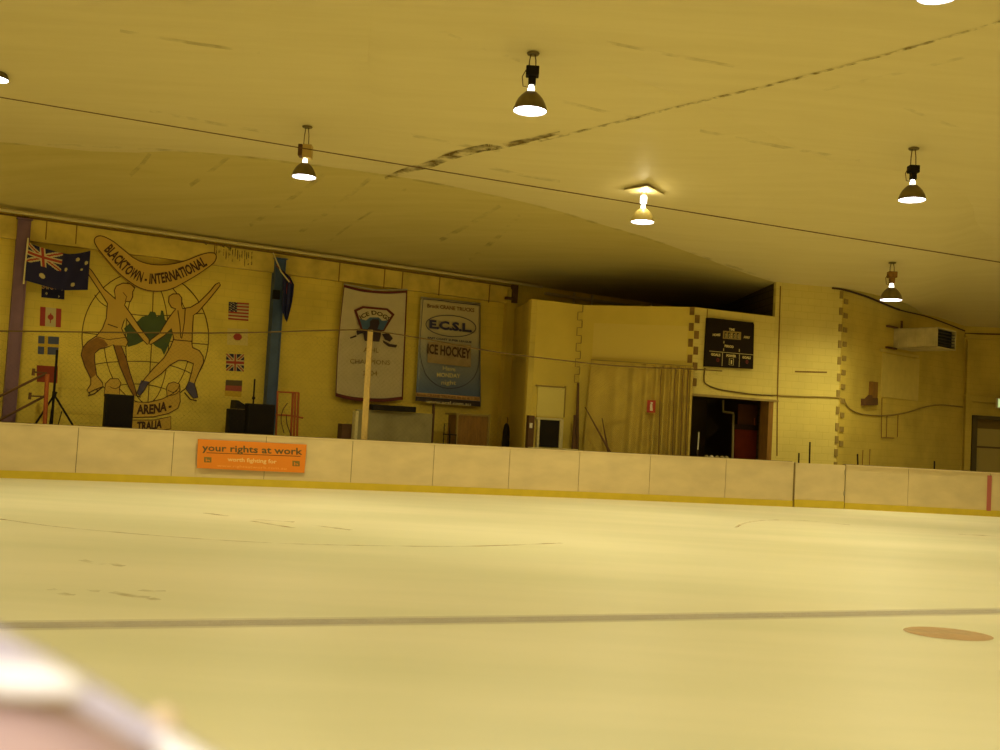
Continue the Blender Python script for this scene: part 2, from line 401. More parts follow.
mb = MB(); mb.prism([(p.x, p.y+.35, 0) for p in bp] + [(26, 42, 0), (-26, 42, 0), (-26, bp[0].y+.35, 0)], (0,0,FLOOR2))
M['concrete'] = mat('concrete', (.30,.24,.12), .8, noise=.3); tag(mb.build('floor_walkway', M['concrete']), kind='structure')

# ------------------------------------------------------------------ walls
def wallobj(name, fr, polys, mt, th=.15, parent=None):
    mb = MB()
    for p in polys: mb.prism([fr.w(u, 0, z) for u, z in p], fr.n*-th)
    return tag(mb.build(name, mt, frame=fr.mat, parent=parent), kind='structure')
wall_m = wallobj('wall_back', MW, [[(0,0),(MW.px(712,300)[0],0),(MW.px(712,300)[0],EAVE+.12),(0,EAVE+.12)]], M['wall'])
wa = wallobj('wall_annex_side', WA, [[(0,0),(WA.len,0),(WA.len,VH),(0,VH)]], M['wall_warm'])
wb = wallobj('wall_annex_left', WB, [[(0,0),(WB.len,0),(WB.len,VH),(0,VH)]], M['wall_smooth'])
wc = wallobj('wall_annex_centre', WC, [[(0,0),(WC.len,0),(WC.len,VH),(0,VH)]], M['wall_smooth'])
uO, zO0 = WD.px(700,394); uO1, zO1 = WD.px(776,400); zOp = (zO0+zO1)/2
uJ = WD.px(776.5,430)[0]
wd_ = wallobj('wall_annex_right', WD, [[(0,zOp),(WD.len,zOp),(WD.len,VH),(0,VH)],[(uJ,0),(WD.len,0),(WD.len,zOp),(uJ,zOp)]], M['wall_pale'], th=.2)
mb = MB(); WC.decal(mb, [(594,323),(688,326),(686,361),(592,357)], .006, .004); pt_ = mb.build('repainted_patch', mat('fresh_render', (.66,.50,.10), .7)); pt_.parent = wc; pt_.matrix_parent_inverse = WC.mat.inverted()
wz = ceil_h((vD.x+vE1.x)/2,(vD.y+vE1.y)/2)
we = wallobj('wall_right_block', WE, [[(0,0),(WE.len,0),(WE.len,vE1.z+.02),(0,vE0.z+.02)]], M['wall_pale'])
wf = wallobj('wall_right', WF, [[(0,0),(WF.len,0),(WF.len,vF.z+.1),(WF.len*.5,ceil_h(*WF.w(WF.len*.5,.05,0)[:2])+.03),(0,vE1.z+.02)]], M['wall_warm'])
# side wall running back from the right block to the back wall (dark brick above the annex)
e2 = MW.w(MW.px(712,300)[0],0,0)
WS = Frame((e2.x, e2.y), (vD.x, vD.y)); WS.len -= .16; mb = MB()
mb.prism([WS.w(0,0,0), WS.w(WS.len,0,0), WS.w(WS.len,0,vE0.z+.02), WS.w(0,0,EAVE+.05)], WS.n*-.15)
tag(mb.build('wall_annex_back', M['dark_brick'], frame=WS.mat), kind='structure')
# annex roof deck
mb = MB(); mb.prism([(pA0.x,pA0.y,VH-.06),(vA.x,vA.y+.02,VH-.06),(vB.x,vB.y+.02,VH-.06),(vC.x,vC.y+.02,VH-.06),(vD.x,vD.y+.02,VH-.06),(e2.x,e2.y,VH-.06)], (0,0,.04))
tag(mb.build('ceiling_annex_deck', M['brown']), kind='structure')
# far right wall with roller door opening
uD0, zDt = WG.px(972,415); zG = vF.z+.05
wg = wallobj('wall_far_right', WG, [[(0,0),(uD0,0),(uD0,zDt),(0,zDt)],[(0,zDt),(9,zDt),(9,zG),(0,zG)],[(uD0+4.2,0),(9,0),(9,zDt),(uD0+4.2,zDt)]], M['wall_warm'])
# left end wall, behind the frame edge
mb = MB(); mb.box((-24.2,-9,0),(-24,15.5,7)); tag(mb.build('wall_left', M['wall']), kind='structure')
mb = MB(); mb.box((24.5,-9,0),(24.7,36,7)); tag(mb.build('wall_side', M['wall']), kind='structure')
mb = MB(); mb.box((-24,-9.2,0),(24.6,-9,7.2)); tag(mb.build('wall_front', M['wall']), kind='structure')

# eave beam and its joints
mb = MB(); u_end = MW.px(512,300)[0]
MW.box(mb, 0, u_end, 0, .16, EAVE-.62, EAVE-.08); beam = tag(mb.build('trim_1', M['beam'], frame=MW.mat), kind='structure')
mb = MB()
for x in (47,77,215,340,385,403,440,490): MW.stroke(mb, [(x+.6, MWt-0) for MWt in ()] or [(x, 213+x*.146),(x-1.3, 233+x*.142)], 1.0, d=.17)
MW.stroke(mb, [(-5,213),(515,287)], 1.6, d=.175)
beamj = mb.build('beam_joint', M['tooth']); beamj.parent = beam; beamj.matrix_parent_inverse = beam.matrix_world.inverted()
mb = MB()
for i in range(16):
    x = 217+i*2.3+random.uniform(-.6,.6); y = 228+x*.0-0; y0 = 210+x*.1456+4; MW.stroke(mb, [(x, y0+random.uniform(0,3)),(x-.4, y0+random.uniform(8,17))], random.uniform(.6,1.5), d=.172)
for i in range(8):
    x = 205+random.uniform(-3,25); y0 = 210+x*.1456+3; MW.stroke(mb, [(x,y0),(x+3,y0+2)], 1, d=.172)
ws = mb.build('water_stain', M['stain']); ws.parent = beam; ws.matrix_parent_inverse = beam.matrix_world.inverted()
mb = MB()
P0 = MW.w(0,.32,EAVE-.02); P1 = MW.w(MW.px(542,289,.32)[0],.32,EAVE-.02); mb.tube([P0, P1], .045, 10)
cond = mb.build('eave_conduit', M['pipe']); tag(cond, 'long pale pipe running under the sloping ceiling above the mural wall', 'pipe')
mb = MB(); q0 = MW.w(MW.px(545,291,.1)[0],.1,EAVE-.17); q1 = MW.w(MW.px(700,310,.1)[0],.1,EAVE-.22); mb.tube([q0,q1], .05, 8)
for x in (572,590,650): 
    u = MW.px(x,296)[0]; mb.tube([MW.w(u,.12,EAVE-.02), MW.w(u,.12,EAVE-.9)], .04, 6)
tag(mb.build('roof_rail', M['pipe']), 'thin rail in the dark gap above the white annex roof', 'rail')
mb = MB(); MW.boxpx(mb, 505,289,514,420, 0,.22, zb=0); tag(mb.build('trim_2', M['wall_smooth'], frame=MW.mat), kind='structure')
mb = MB(); MW.boxpx(mb, 513,285,518,303, .02,.3); MW.boxpx(mb, 507,297,514,299.5, .2,.34); tag(mb.build('trim_3', M['brown']), kind='structure')

# toothed brick edges of the annex corners
def quoin(name, fr, xs, ys, wpx, hpx, col):
    mb = MB()
    for x, y in zip(xs, ys): fr.boxpx(mb, x-wpx/2, y, x+wpx/2, y+hpx, -.02, .03)
    return tag(mb.build(name, col), kind='structure')
M['tooth_pale'] = mat('pale_tooth_shadow', (.32,.22,.05), .8, noise=.2)
quoin('trim_4', WC, [692.0-i*.75 for i in range(5)], [307+i*15.9 for i in range(5)], 4.6, 8, M['tooth'])
quoin('trim_5', WD, [697.6-i*.75 for i in range(5)], [315+i*15.8 for i in range(5)], 4.2, 8, M['tooth'])
mb = MB()
for i in range(5):
    y = 305+i*15.6; x = 583-i*.8; sx = 0
    WB.stroke(mb, [(x,y),(x-.3,y+7)], 1, d=.012); WB.stroke(mb, [(x-.3,y+7),(x-5,y+7),(x-5.4,y+15),(x-.6,y+15)], .9, d=.012)
tag(mb.build('trim_6', M['tooth_pale']), kind='structure')
quoin('trim_7', WE, [841.8-i*.55 for i in range(17)], [291+i*16.5 if i < 8 else 291+8*16.5+(i-8)*13 for i in range(13)], 3.2, 7.5, M['tooth_pale'])
quoin('trim_8', WF, [846.6-i*.5 for i in range(13)], [299+i*14.2 for i in range(11)], 3.6, 5, M['tooth_pale'])
# dark gap between the walls and ceiling on the right
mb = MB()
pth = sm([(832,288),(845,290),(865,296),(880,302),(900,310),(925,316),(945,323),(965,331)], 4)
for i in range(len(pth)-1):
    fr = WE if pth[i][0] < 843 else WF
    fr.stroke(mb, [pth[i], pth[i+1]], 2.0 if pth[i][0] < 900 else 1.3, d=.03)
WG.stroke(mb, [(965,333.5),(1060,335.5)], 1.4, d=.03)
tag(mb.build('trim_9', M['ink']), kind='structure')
mb = MB(); WE.stroke(mb, [(780.5,286),(777.5,392),(777,456)], 1.2, d=.01); WD.stroke(mb, [(707.5,309),(706.6,325)], .9, d=.01)
WE.stroke(mb, [(795,371.5),(827,372.3)], 1.4, d=.012)
tag(mb.build('trim_10', M['tooth']), kind='structure')
mb = MB(); WF.boxpx(mb, 882,356,919,399, 0,.03); WF.boxpx(mb, 881,352,919,354.5, 0,.06)
tag(mb.build('wall_panel', mat('panel_paint', (.64,.50,.12), .7, noise=.1)), 'flat yellowish panel fixed to the right wall under the duct unit', 'panel')
mb = MB(); WG.boxpx(mb, 966,340,972,470, 0,.12); WG.boxpx(mb, 966,398,1060,404, 0,.14); WG.boxpx(mb,966,337,1060,341,0,.1); WG.stroke(mb,[(964,395),(1060,397)],1,d=.16); tag(mb.build('trim_11', M['wall_warm'], frame=WG.mat), kind='structure')

# ------------------------------------------------------------------ steel columns
def column(x0,y0,x1,y1,w,mt,label):
    u0,z0 = MW.px(x0,y0,.3); u1,z1 = MW.px(x1,y1,.3); mb = MB(); hw = w*.0245/2
    r = root('steel_column', MW.w(u1,.2,FLOOR2), label, 'column')
    for (a, b_) in ((-hw, -hw+.03),(hw-.03, hw)): MW.box(mb, u1+a, u1+b_, .02, .30, FLOOR2, z0)
    MW.box(mb, u1-hw, u1+hw, .24, .27, FLOOR2, z0); mb.build('web', mt, r)
    mb = MB(); MW.box(mb, u1-hw-.06, u1+hw+.06, .01, .38, FLOOR2, FLOOR2+.02); mb.build('base_plate', mt, r)
    mb = MB(); MW.box(mb, u1-hw-.03, u1+hw+.03, .01, .36, z0-.02, z0); mb.build('cap_plate', mt, r)
    return r
column(22,218,8.8,420,11.2,M['purple'],'purple painted steel column at the left of the mural wall')
column(280,258,271.5,405,11.2,M['blue'],'blue painted steel column between the mural and the hanging banners')

# ------------------------------------------------------------------ mural
def z2(p): return (60+p[0]/3.41, 220+p[1]/3.41)
def Z2(L): return [z2(p) for p in L]
mu = MW.w(MW.px(145,330)[0], .004, 2.2)
mur = root('wall_mural', mu, 'large painted mural of two skaters holding hands before a globe', 'mural')
def mpart(name, fn, mt, lab=None):
    mb = MB(); fn(mb); o = mb.build(name, mt, mur)
    if lab: o['label'] = lab
    return o
cx, cy, rx, ry = 291, 400, 216, 226
def globe(mb):
    MW.stroke(mb, Z2([(cx+rx*math.cos(a), cy+ry*math.sin(a)) for a in [i*math.pi/32 for i in range(64)]]), 1.0, d=.006, closed=True)
    for k in (.68,.34):
        MW.stroke(mb, Z2([(cx+6+rx*k*math.cos(a), cy+8+(ry-8)*math.sin(a)) for a in [i*math.pi/24 for i in range(48)]]), .8, d=.006, closed=True)
    MW.stroke(mb, Z2([(318,243),(312,430),(300,622)]), .8, d=.006)
    MW.stroke(mb, Z2(sm([(118,255),(150,290),(230,318),(300,326),(400,324),(490,318)],4)), .8, d=.006)
    MW.stroke(mb, Z2(sm([(75,384),(180,396),(300,408),(400,416),(507,425)],4)), .8, d=.006)
    MW.stroke(mb, Z2(sm([(100,497),(150,487),(230,482),(320,485),(400,503),(460,530)],4)), .8, d=.006)
    MW.stroke(mb, Z2(sm([(160,572),(230,560),(300,562),(365,578),(410,596)],4)), .8, d=.006)
mpart('globe_lines', globe, M['ink'])
aus = [(218,370),(240,350),(265,345),(280,330),(300,325),(308,312),(325,315),(330,330),(342,325),(345,308),(352,310),(358,340),(375,350),(385,385),(375,415),(355,460),(345,440),(325,430),(310,415),(290,410),(260,425),(232,433),(225,410),(228,390)]
mpart('land_shape', lambda mb: MW.decal(mb, Z2(aus), .009), M['green'])
boo = sm([(117,72),(125,57),(145,55),(180,72),(215,100),(250,128),(285,145),(330,153),(380,150),(430,138),(470,122),(505,112),(528,114),(533,128),(525,145),(500,165),(460,192),(420,215),(380,235),(340,243),(300,240),(265,228),(230,205),(195,175),(160,135),(130,98)], 3, True)
def out(mb, pts, w=1.0, d=.018): MW.stroke(mb, Z2(pts), w, d=d, closed=True)
mpart('boomerang_banner', lambda mb: MW.decal(mb, Z2(boo), .176, .17), M['tan'])
mpart('boomerang_outline', lambda mb: out(mb, boo, .9, .181), M['ink'])
mpart('boomerang_lettering', lambda mb: text(mb, lambda p: MW.pw(*p, .184), 'BLACKTOWN - INTERNATIONAL', Z2(sm([(150,103),(190,148),(230,187),(262,206),(300,216),(340,215),(400,202),(450,181),(503,153)],5)), 9.8, bold=.035), M['ink'])
wom = [(95,160),(108,172),(150,235),(190,270),(185,240),(192,225),(215,215),(240,217),(255,232),(248,245),(248,262),(240,278),(225,278),(220,290),(245,325),(275,370),(303,405),(305,418),(298,424),(285,412),(255,375),(225,335),(218,345),(210,370),(222,395),(232,415),(225,432),(208,428),(225,470),(240,525),(255,570),(262,598),(252,600),(235,570),(205,500),(182,425),(165,432),(135,440),(118,455),(118,480),(122,510),(125,530),(145,555),(147,568),(120,578),(98,590),(92,580),(105,560),(105,540),(85,500),(72,460),(78,435),(95,415),(125,395),(145,370),(158,335),(160,305),(162,285),(140,250),(110,205),(90,175)]
man = [(303,418),(310,408),(340,385),(370,335),(385,315),(395,303),(380,298),(370,280),(372,260),(385,252),(405,252),(415,265),(415,290),(418,302),(445,298),(475,280),(510,245),(530,220),(543,213),(547,222),(535,238),(505,275),(470,315),(455,325),(452,370),(450,420),(452,435),(475,445),(488,465),(490,485),(478,510),(465,540),(458,560),(465,580),(470,605),(455,608),(440,590),(428,575),(440,550),(450,515),(455,490),(430,480),(405,478),(375,495),(345,525),(310,550),(298,560),(288,580),(272,600),(262,590),(275,560),(290,540),(320,505),(355,470),(378,430),(388,405),(380,370),(355,395),(325,415),(308,425)]
leg1 = [(165,427),(135,440),(118,455),(118,480),(122,510),(122,528),(106,540),(85,500),(74,460),(80,435),(97,416),(125,400),(150,408)]
leg2 = [(184,427),(208,428),(223,470),(238,525),(254,570),(260,597),(252,598),(235,570),(205,500)]
mpart('skater_figure', lambda mb: MW.decal(mb, Z2(wom), .014), M['tan'], 'painted woman skater with one arm raised')
def fo(mb):
    out(mb, wom); MW.stroke(mb, Z2([(163,355),(197,367)]), 1, d=.018); MW.stroke(mb, Z2([(125,398),(165,408),(225,400)]), .7, d=.018)
    MW.stroke(mb, Z2([(95,600),(118,592),(145,570)]), 1.3, d=.018); MW.stroke(mb, Z2([(100,586),(103,598)]), 1, d=.018); MW.stroke(mb, Z2([(125,575),(128,586)]), 1, d=.018)
    MW.stroke(mb, Z2([(215,247),(228,262),(222,278)]), .6, d=.018)
mpart('skater_outline', fo, M['ink'])
mpart('skater_leg', lambda mb: MW.decal(mb, Z2(leg1), .017), M['tan_dark'])
mpart('skater_leg', lambda mb: MW.decal(mb, Z2(leg2), .017), M['tan_dark'])
mpart('skater_figure', lambda mb: MW.decal(mb, Z2(man), .015), M['tan'], 'painted man skater seen from behind')
def mo(mb):
    out(mb, man, d=.019); MW.stroke(mb, Z2([(402,308),(409,355),(412,402)]), .9, d=.019); MW.stroke(mb, Z2([(427,302),(424,350),(415,405)]), .9, d=.019)
    MW.stroke(mb, Z2([(385,408),(450,414)]), 1, d=.019); MW.stroke(mb, Z2([(424,588),(445,612),(466,616)]), 1.2, d=.019); MW.stroke(mb, Z2([(262,600),(275,604)]), 1, d=.019)
mpart('skater_outline', mo, M['ink'])
for bpts in ([(277,546),(305,552),(290,580),(272,600),(262,590),(268,570)], [(440,550),(460,558),(465,580),(470,605),(455,608),(440,592),(428,577)]):
    mpart('skater_boot', lambda mb: MW.decal(mb, Z2(bpts), .019), M['boot'])
scr = [(245,620),(300,622),(350,610),(385,592),(403,575),(408,560),(410,620),(402,642),(370,660),(320,671),(245,674)]
cl = [(150,600),(155,558),(172,541),(198,541),(208,556),(203,572),(203,600)]
crl = [(365,600),(363,572),(370,558),(388,552),(408,560),(410,580),(398,592),(385,597)]
low = [(245,682),(320,682),(378,670),(378,712),(320,720),(245,720)]
def scroll(mb):
    for i, p in enumerate((scr, cl, crl, low)): MW.decal(mb, Z2(p), .0145+.0008*i)
mpart('scroll_ribbon', scroll, M['tan'])
def so(mb):
    for p in (scr, cl, crl, low): out(mb, p, .8, .020)
    MW.stroke(mb, Z2(sm([(170,568),(185,575),(200,570),(207,560)],3)), .7, d=.020); MW.stroke(mb, Z2(sm([(368,580),(385,588),(400,582)],3)), .7, d=.020)
mpart('scroll_outline', so, M['ink'])
def st(mb):
    text(mb, lambda p: MW.pw(*p, .022), 'ARENA -', Z2([(261,661),(320,659),(380,645)]), 8.8, bold=.045, upright=UPV)
def st2(mb):
    text(mb, lambda p: MW.pw(*p, .022), 'TRALIA', Z2([(262,716),(310,714),(347,708)]), 8, bold=.045, upright=UPV)
mpart('scroll_lettering', st, M['ink']); mpart('scroll_lettering', st2, M['ink'])

# ------------------------------------------------------------------ flags
FC = {k: mat('flag_'+k, c, .8) for k, c in dict(red=(.34,.045,.03), darkred=(.26,.04,.015), white=(.50,.41,.18), navy=(.016,.013,.052), cream=(.62,.48,.13), blue=(.07,.08,.14), yellow=(.55,.36,.03), black=(.10,.07,.03), pink=(.34,.08,.05)).items()}
FK = list(FC)
def lit(mb, name, fn, G, nu=48, nv=36, flip=None):
    pass
def raster(name, fn, corner, nu, nv, parent=None, th=.004, back=None):
    """corner(s,t) -> world point; fn(s,t) -> colour name; t runs downward"""
    mb = MB(); g = [[corner(i/nu, j/nv) for i in range(nu+1)] for j in range(nv+1)]
    for row in g: mb.v += row
    for j in range(nv):
        for i in range(nu):
            a = j*(nu+1)+i; mb.f.append((a+nu+1, a+nu+2, a+1, a)); mb.m.append(FK.index(fn((i+.5)/nu, (j+.5)/nv)))
    if back is not None:
        k = len(mb.v); mb.v += [v+back for v in mb.v[:k]]
        for j in range(nv):
            for i in range(nu):
                a = k+j*(nu+1)+i; mb.f.append((a, a+1, a+nu+2, a+nu+1)); mb.m.append(mb.m[j*nu+i])
    return mb.build(name, [FC[x] for x in FK], parent, smooth=back is not None)
def uj(s, t):
    if min(abs(s-.5)*1.6, abs(t-.5)) < .07: return 'red'
    if min(abs(s-.5)*1.6, abs(t-.5)) < .14: return 'white'
    d = min(abs(s-t), abs(s-(1-t)))
    return 'red' if d < .05 else ('white' if d < .13 else 'navy')
def star(s, t, c, r): return (s-c[0])**2*2.6+(t-c[1])**2 < r*r
def f_aus(s, t):
    if s < .5 and t < .5: return uj(s*2, t*2)
    for c, r in (((.22,.75),.07),((.60,.43),.05),((.79,.17),.05),((.93,.30),.045),((.87,.46),.03),((.76,.85),.05)):
        if star(s, t, c, r): return 'white'
    return 'navy'
def f_can(s, t):
    if s < .25 or s > .75: return 'red'
    x, y = abs(s-.5)*2.2, t-.5
    if (x < .04 and -.1 < y < .3) or (abs(y+.0) < .20-x*.5 and x < .30) or (y < -.0 and x < (.28+y)*.5 and y > -.3): return 'red'
    return 'white'
def f_swe(s, t): return 'yellow' if (.30 < s < .46 or .41 < t < .60) else 'blue'
def f_red(s, t): return 'darkred'
def f_usa(s, t):
    if s < .42 and t < .54: return 'white' if (int(s*26)+int(t*22)) % 3 == 0 and int(s*26) % 2 else 'navy'
    return 'red' if int(t*11) % 2 == 0 else 'white'
def f_jap(s, t): return 'red' if (s-.5)**2+(t-.5)**2 < .045 else 'cream'
def f_ger(s, t): return 'black' if t < .33 else ('pink' if t < .66 else 'yellow')
def z1(x, y): return (x/3.124, 200+y/3.124)
def painted(fn, q, label, nu=30, nv=24):
    q = [z1(*p) for p in q]; P = [MW.pw(*p, .007) for p in q]
    cor = lambda s, t: P[0].lerp(P[1], s).lerp(P[3].lerp(P[2], s), t)
    o = raster('painted_flag', fn, cor, nu, nv, back=MW.n*-.006); return tag(o, label, 'flag', 'national flags painted down both sides of the mural')
painted(f_aus, [(131,250),(203,256),(201,311),(129,304)], 'small painted blue flag with white stars mostly hidden by the cloth flag above it')
painted(f_can, [(126,333),(192,340),(190,398),(124,393)], 'painted red and white flag with a red maple leaf left of the mural', 44, 32)
painted(f_swe, [(120,424),(185,428),(182,484),(118,481)], 'painted blue flag with a yellow cross left of the mural')
painted(f_red, [(115,516),(181,520),(179,572),(115,568)], 'painted red flag, lowest on the left of the mural, behind the orange stand')
painted(f_usa, [(715,318),(778,322),(776,378),(713,373)], 'painted flag with red stripes and a dark starred corner right of the mural', 46, 33)
painted(f_jap, [(711,401),(775,403),(774,455),(709,452)], 'painted pale flag with a red disc right of the mural', 36, 30)
painted(uj, [(707,480),(763,482),(762,536),(706,533)], 'painted blue flag with crossed red and white bars right of the mural', 46, 40)
painted(f_ger, [(706,562),(757,564),(754,616),(702,612)], 'painted black, red and gold flag, lowest on the right of the mural')

# cloth flag on its pole
fz = lambda x, y: (20+x/8.82, 225+y/8.82)
topc = sm([(70,150),(150,185),(250,215),(380,248),(450,255),(540,245),(622,225)], 8); botc = sm([(42,488),(190,530),(300,560),(380,575),(480,574),(598,572)], 8)
def samp(L_, s): 
    f = s*(len(L_)-1); i = min(int(f), len(L_)-2); a, b_ = Vector(L_[i]), Vector(L_[i+1]); return a.lerp(b_, f-i)
def fcor(s, t):
    p = samp(topc, s).lerp(samp(botc, s), t); return MW.pw(*fz(p.x, p.y), .42+.07*math.sin(s*11+t*2)*(.3+s))
fr_ = root('cloth_flag', MW.pw(26,262,.4), 'large dark blue cloth flag with white stars hanging beside the purple column', 'flag')
raster('cloth', f_aus, fcor, 96, 60, fr_, back=MW.n*-.004)
mb = MB(); mb.tube([MW.pw(28.2,238,.42), MW.pw(23.6,284,.42)], .022, 8); mb.build('flagpole', M['cream'], fr_)
mb = MB(); mb.tube([MW.pw(29.5,246,.42), MW.pw(31.5,246,.005)], .012, 6); mb.build('bracket', M['steel'], fr_)
# furled flag at the blue column
fr_ = root('furled_flag', MW.pw(284,285,.5), 'dark furled flag drooping from a short pole at the top of the blue column', 'flag')
zz3 = lambda x, y: (210+x/2.885, 230+y/2.885)
mb = MB(); rows = [(100,190,200),(128,212,232),(150,211,243),(180,210,240),(205,209,236),(230,208,230),(258,218,222)]
n = 12
for r_ in rows:
    for i in range(n+1):
        s = i/n; mb.v.append(MW.pw(*zz3(r_[1]+(r_[2]-r_[1])*s, r_[0]+ (8*s)), .52+.05*math.sin(s*14)))
for j in range(len(rows)-1):
    for i in range(n):
        a = j*(n+1)+i; mb.f.append((a, a+1, a+n+2, a+n+1)); mb.m.append(1 if (j+i*3) % 11 == 3 and j < 3 else 0)
o = mb.build('cloth', [M['darkblue'], FC['red']], fr_, smooth=True); sd = o.modifiers.new('solid','SOLIDIFY'); sd.thickness = .01
mb = MB(); mb.tube([MW.pw(*zz3(182,66),.35), MW.pw(*zz3(205,120),.6), MW.pw(*zz3(229,150),.75)], .018, 8); mb.build('flagpole', M['cream'], fr_)
mb = MB(); MW.boxpx(mb, 273.5,290,280,299, .30,.38); mb.build('bracket', M['black'], fr_)

# ------------------------------------------------------------------ banners on the wall
b4 = lambda x, y: (330+x/3.75, 270+y/3.75)
t1 = sm([(52,55),(110,70),(170,78),(230,80),(290,76)], 6); bo1 = sm([(20,474),(80,488),(150,494),(210,494),(273,487)], 6)
def bcor(s, t, d=.2):
    p = samp(t1, s).lerp(samp(bo1, s), t); p.x -= 7*math.sin(t*math.pi)*(1-s)*.8
    return MW.pw(*b4(p.x, p.y), d+.018*math.sin(s*9+1)*(.4+t*.6))
br_ = root('hanging_banner', MW.w(MW.px(372,400)[0],.1,2.4), 'long white championship banner with dark red edging hanging on the wall', 'banner')
M['bcloth'] = mat('banner_cloth', (.56,.47,.28), .8, noise=.08); M['maroon'] = mat('maroon', (.12,.022,.018), .8); M['teal'] = mat('teal_blue', (.08,.15,.26), .8, noise=.4, nscale=3)
def cgrid(cor, s0, s1, t0, t1_, nu, nv, off=0):
    mb = MB()
    for j in range(nv+1):
        for i in range(nu+1): mb.v.append(cor(s0+(s1-s0)*i/nu, t0+(t1_-t0)*j/nv) + MW.n*off)
    for j in range(nv):
        for i in range(nu):
            a = j*(nu+1)+i; mb.f.append((a+nu+1, a+nu+2, a+1, a)); mb.m.append(0)
    return mb
def solid(o, th=.006): m_ = o.modifiers.new('solid','SOLIDIFY'); m_.thickness = th; m_.offset = -1; return o
solid(cgrid(bcor, 0,1,0,1,30,30).build('cloth', M['bcloth'], br_, smooth=True))
mb = MB()
for a in ((0,1,0,.022),(0,1,.968,1),(0,.02,0,1),(.97,1,0,1)):
    g = cgrid(bcor, *a, 30 if a[1]-a[0] > .5 else 1, 30 if a[3]-a[2] > .5 else 1, .006); mb.raw(g.v, g.f)
mb.build('edging', M['maroon'], br_)
mb = MB(); mb.tube([bcor(0,0)+Vector((0,0,.02)), bcor(.5,0)+Vector((0,0,.02)), bcor(1,0)+Vector((0,0,.02))], .02, 6); mb.build('hanging_rod', M['steel'], br_)
def inv1(x, y):     # picture of the banner to banner cloth
    s = (x-(52-(y-60)*.075))/(240+ (y-60)*.03); t = (y-62-s*14)/(416); return s, t
def b1(p, off=.01):
    s, t = inv1(*p); return MW.pw(*b4(*p), .222+off)
def b5(x, y): return ((350+x/7.5-330)*3.75, (290+y/7.5-270)*3.75)
def dec1(mb, pts, off): mb.prism([b1(b5(*p), off) for p in pts], MW.n*-.003)
pent = [(30,150),(95,120),(282,138),(335,182),(255,310),(82,300)]
mb = MB(); dec1(mb, pent, .014); mb.build('emblem_border', M['maroon'], br_)
mb = MB(); dec1(mb, [(52,160),(100,137),(275,153),(312,188),(285,235),(75,225)], .02); mb.build('emblem_field', M['bcloth'], br_)
mb = MB(); dec1(mb, [(72,215),(120,228),(150,205),(215,205),(240,230),(287,228),(250,300),(95,292)], .024); mb.build('emblem_water', M['teal'], br_)
mb = MB()
dec1(mb, [(150,235),(170,218),(215,220),(222,250),(205,292),(235,300),(232,340),(220,388),(110,382),(100,320),(55,338),(48,310),(70,292),(130,295),(150,270)], .030)
dec1(mb, [(240,330),(290,322),(322,362),(300,388),(262,372)], .028)
dec1(mb, [(0,355),(45,338),(50,350),(3,366)], .026); dec1(mb, [(245,375),(300,405),(355,412),(345,432),(290,425),(250,395)], .026)
mb.build('emblem_figure', mat('emblem_dark', (.045,.025,.03), .8), br_)
mb = MB(); text(mb, lambda p: b1(b5(*p), .028), 'ICE DOGS', sm([(82,220),(120,200),(165,185),(215,192),(255,212),(290,235)], 4), 30, bold=.03); mb.build('emblem_lettering', M['ink'], br_)
M['faded'] = mat('faded_ink', (.22,.14,.05), .8)
for tx, x0, x1, y0, y1, h in (('AIHL',102,215,465,470,36),('CHAMPIONS',0,300,550,562,34),('2004',98,205,640,642,34)):
    mb = MB(); text(mb, lambda p: b1(b5(*p), .012), tx, [(x0,y0),(x1,y1)], h, upright=Vector((0.02,-1))); mb.build('lettering', M['faded'], br_)

b6 = lambda x, y: (410+x/6.25, 290+y/6.25)
def c2(s, t, d=.14):
    tl, tr, br, bl = Vector((68,45)), Vector((440,85)), Vector((442,728)), Vector((36,690)); p = tl.lerp(tr, s).lerp(bl.lerp(br, s), t)
    return MW.pw(*b6(p.x, p.y), d+.03*math.sin(s*5+2)*(t+.3))
def p2(p, off=.01):
    return MW.pw(*b6(*p), .185+off)
br2 = root('hanging_banner', MW.w(MW.px(448,400)[0],.1,2.4), 'blue and cream ice hockey league banner with an oval logo hanging on the wall', 'banner')
M['b2'] = mat('banner_print', (.5,.45,.3), .35, spec=.4); nt = M['b2'].node_tree
tc = nt.nodes.new('ShaderNodeTexCoord'); sp = nt.nodes.new('ShaderNodeSeparateXYZ'); cr = nt.nodes.new('ShaderNodeValToRGB')
nt.links.new(tc.outputs['Generated'], sp.inputs[0]); nt.links.new(sp.outputs[2], cr.inputs[0]); nt.links.new(cr.outputs[0], nt.nodes['Principled BSDF'].inputs['Base Color'])
e = cr.color_ramp.elements; e[0].position = .12; e[0].color = (.10,.15,.29,1); e[1].position = .72; e[1].color = (.56,.47,.25,1); x = e.new(.42); x.color = (.28,.29,.28,1)
solid(cgrid(c2, 0,1,0,1,20,20).build('cloth', M['b2'], br2, smooth=True))
mb = MB(); mb.tube([c2(0,0), c2(.5,0), c2(1,0)], .018, 6); mb.build('hanging_rod', M['steel'], br2)
def pdec(mb, pts, off): mb.prism([p2(p, off) for p in pts], MW.n*-.003)
mb = MB(); pdec(mb, [(36,640),(436,668),(437,694),(34,664)], .012); mb.build('orange_strip', mat('strip_tan', (.50,.30,.10), .6), br2)
mb = MB(); pdec(mb, [(34,668),(438,698),(441,730),(34,692)], .012); mb.build('dark_strip', mat('strip_dark', (.045,.03,.035), .6), br2)
M['navyink'] = mat('navy_ink', (.045,.04,.10), .7); M['oink'] = mat('orange_ink', (.38,.17,.05), .7)
def ol(mb, pts, w, off=.014, closed=False): MW.stroke(mb, [b6(*p) for p in pts], w, d=.185+off, closed=closed)
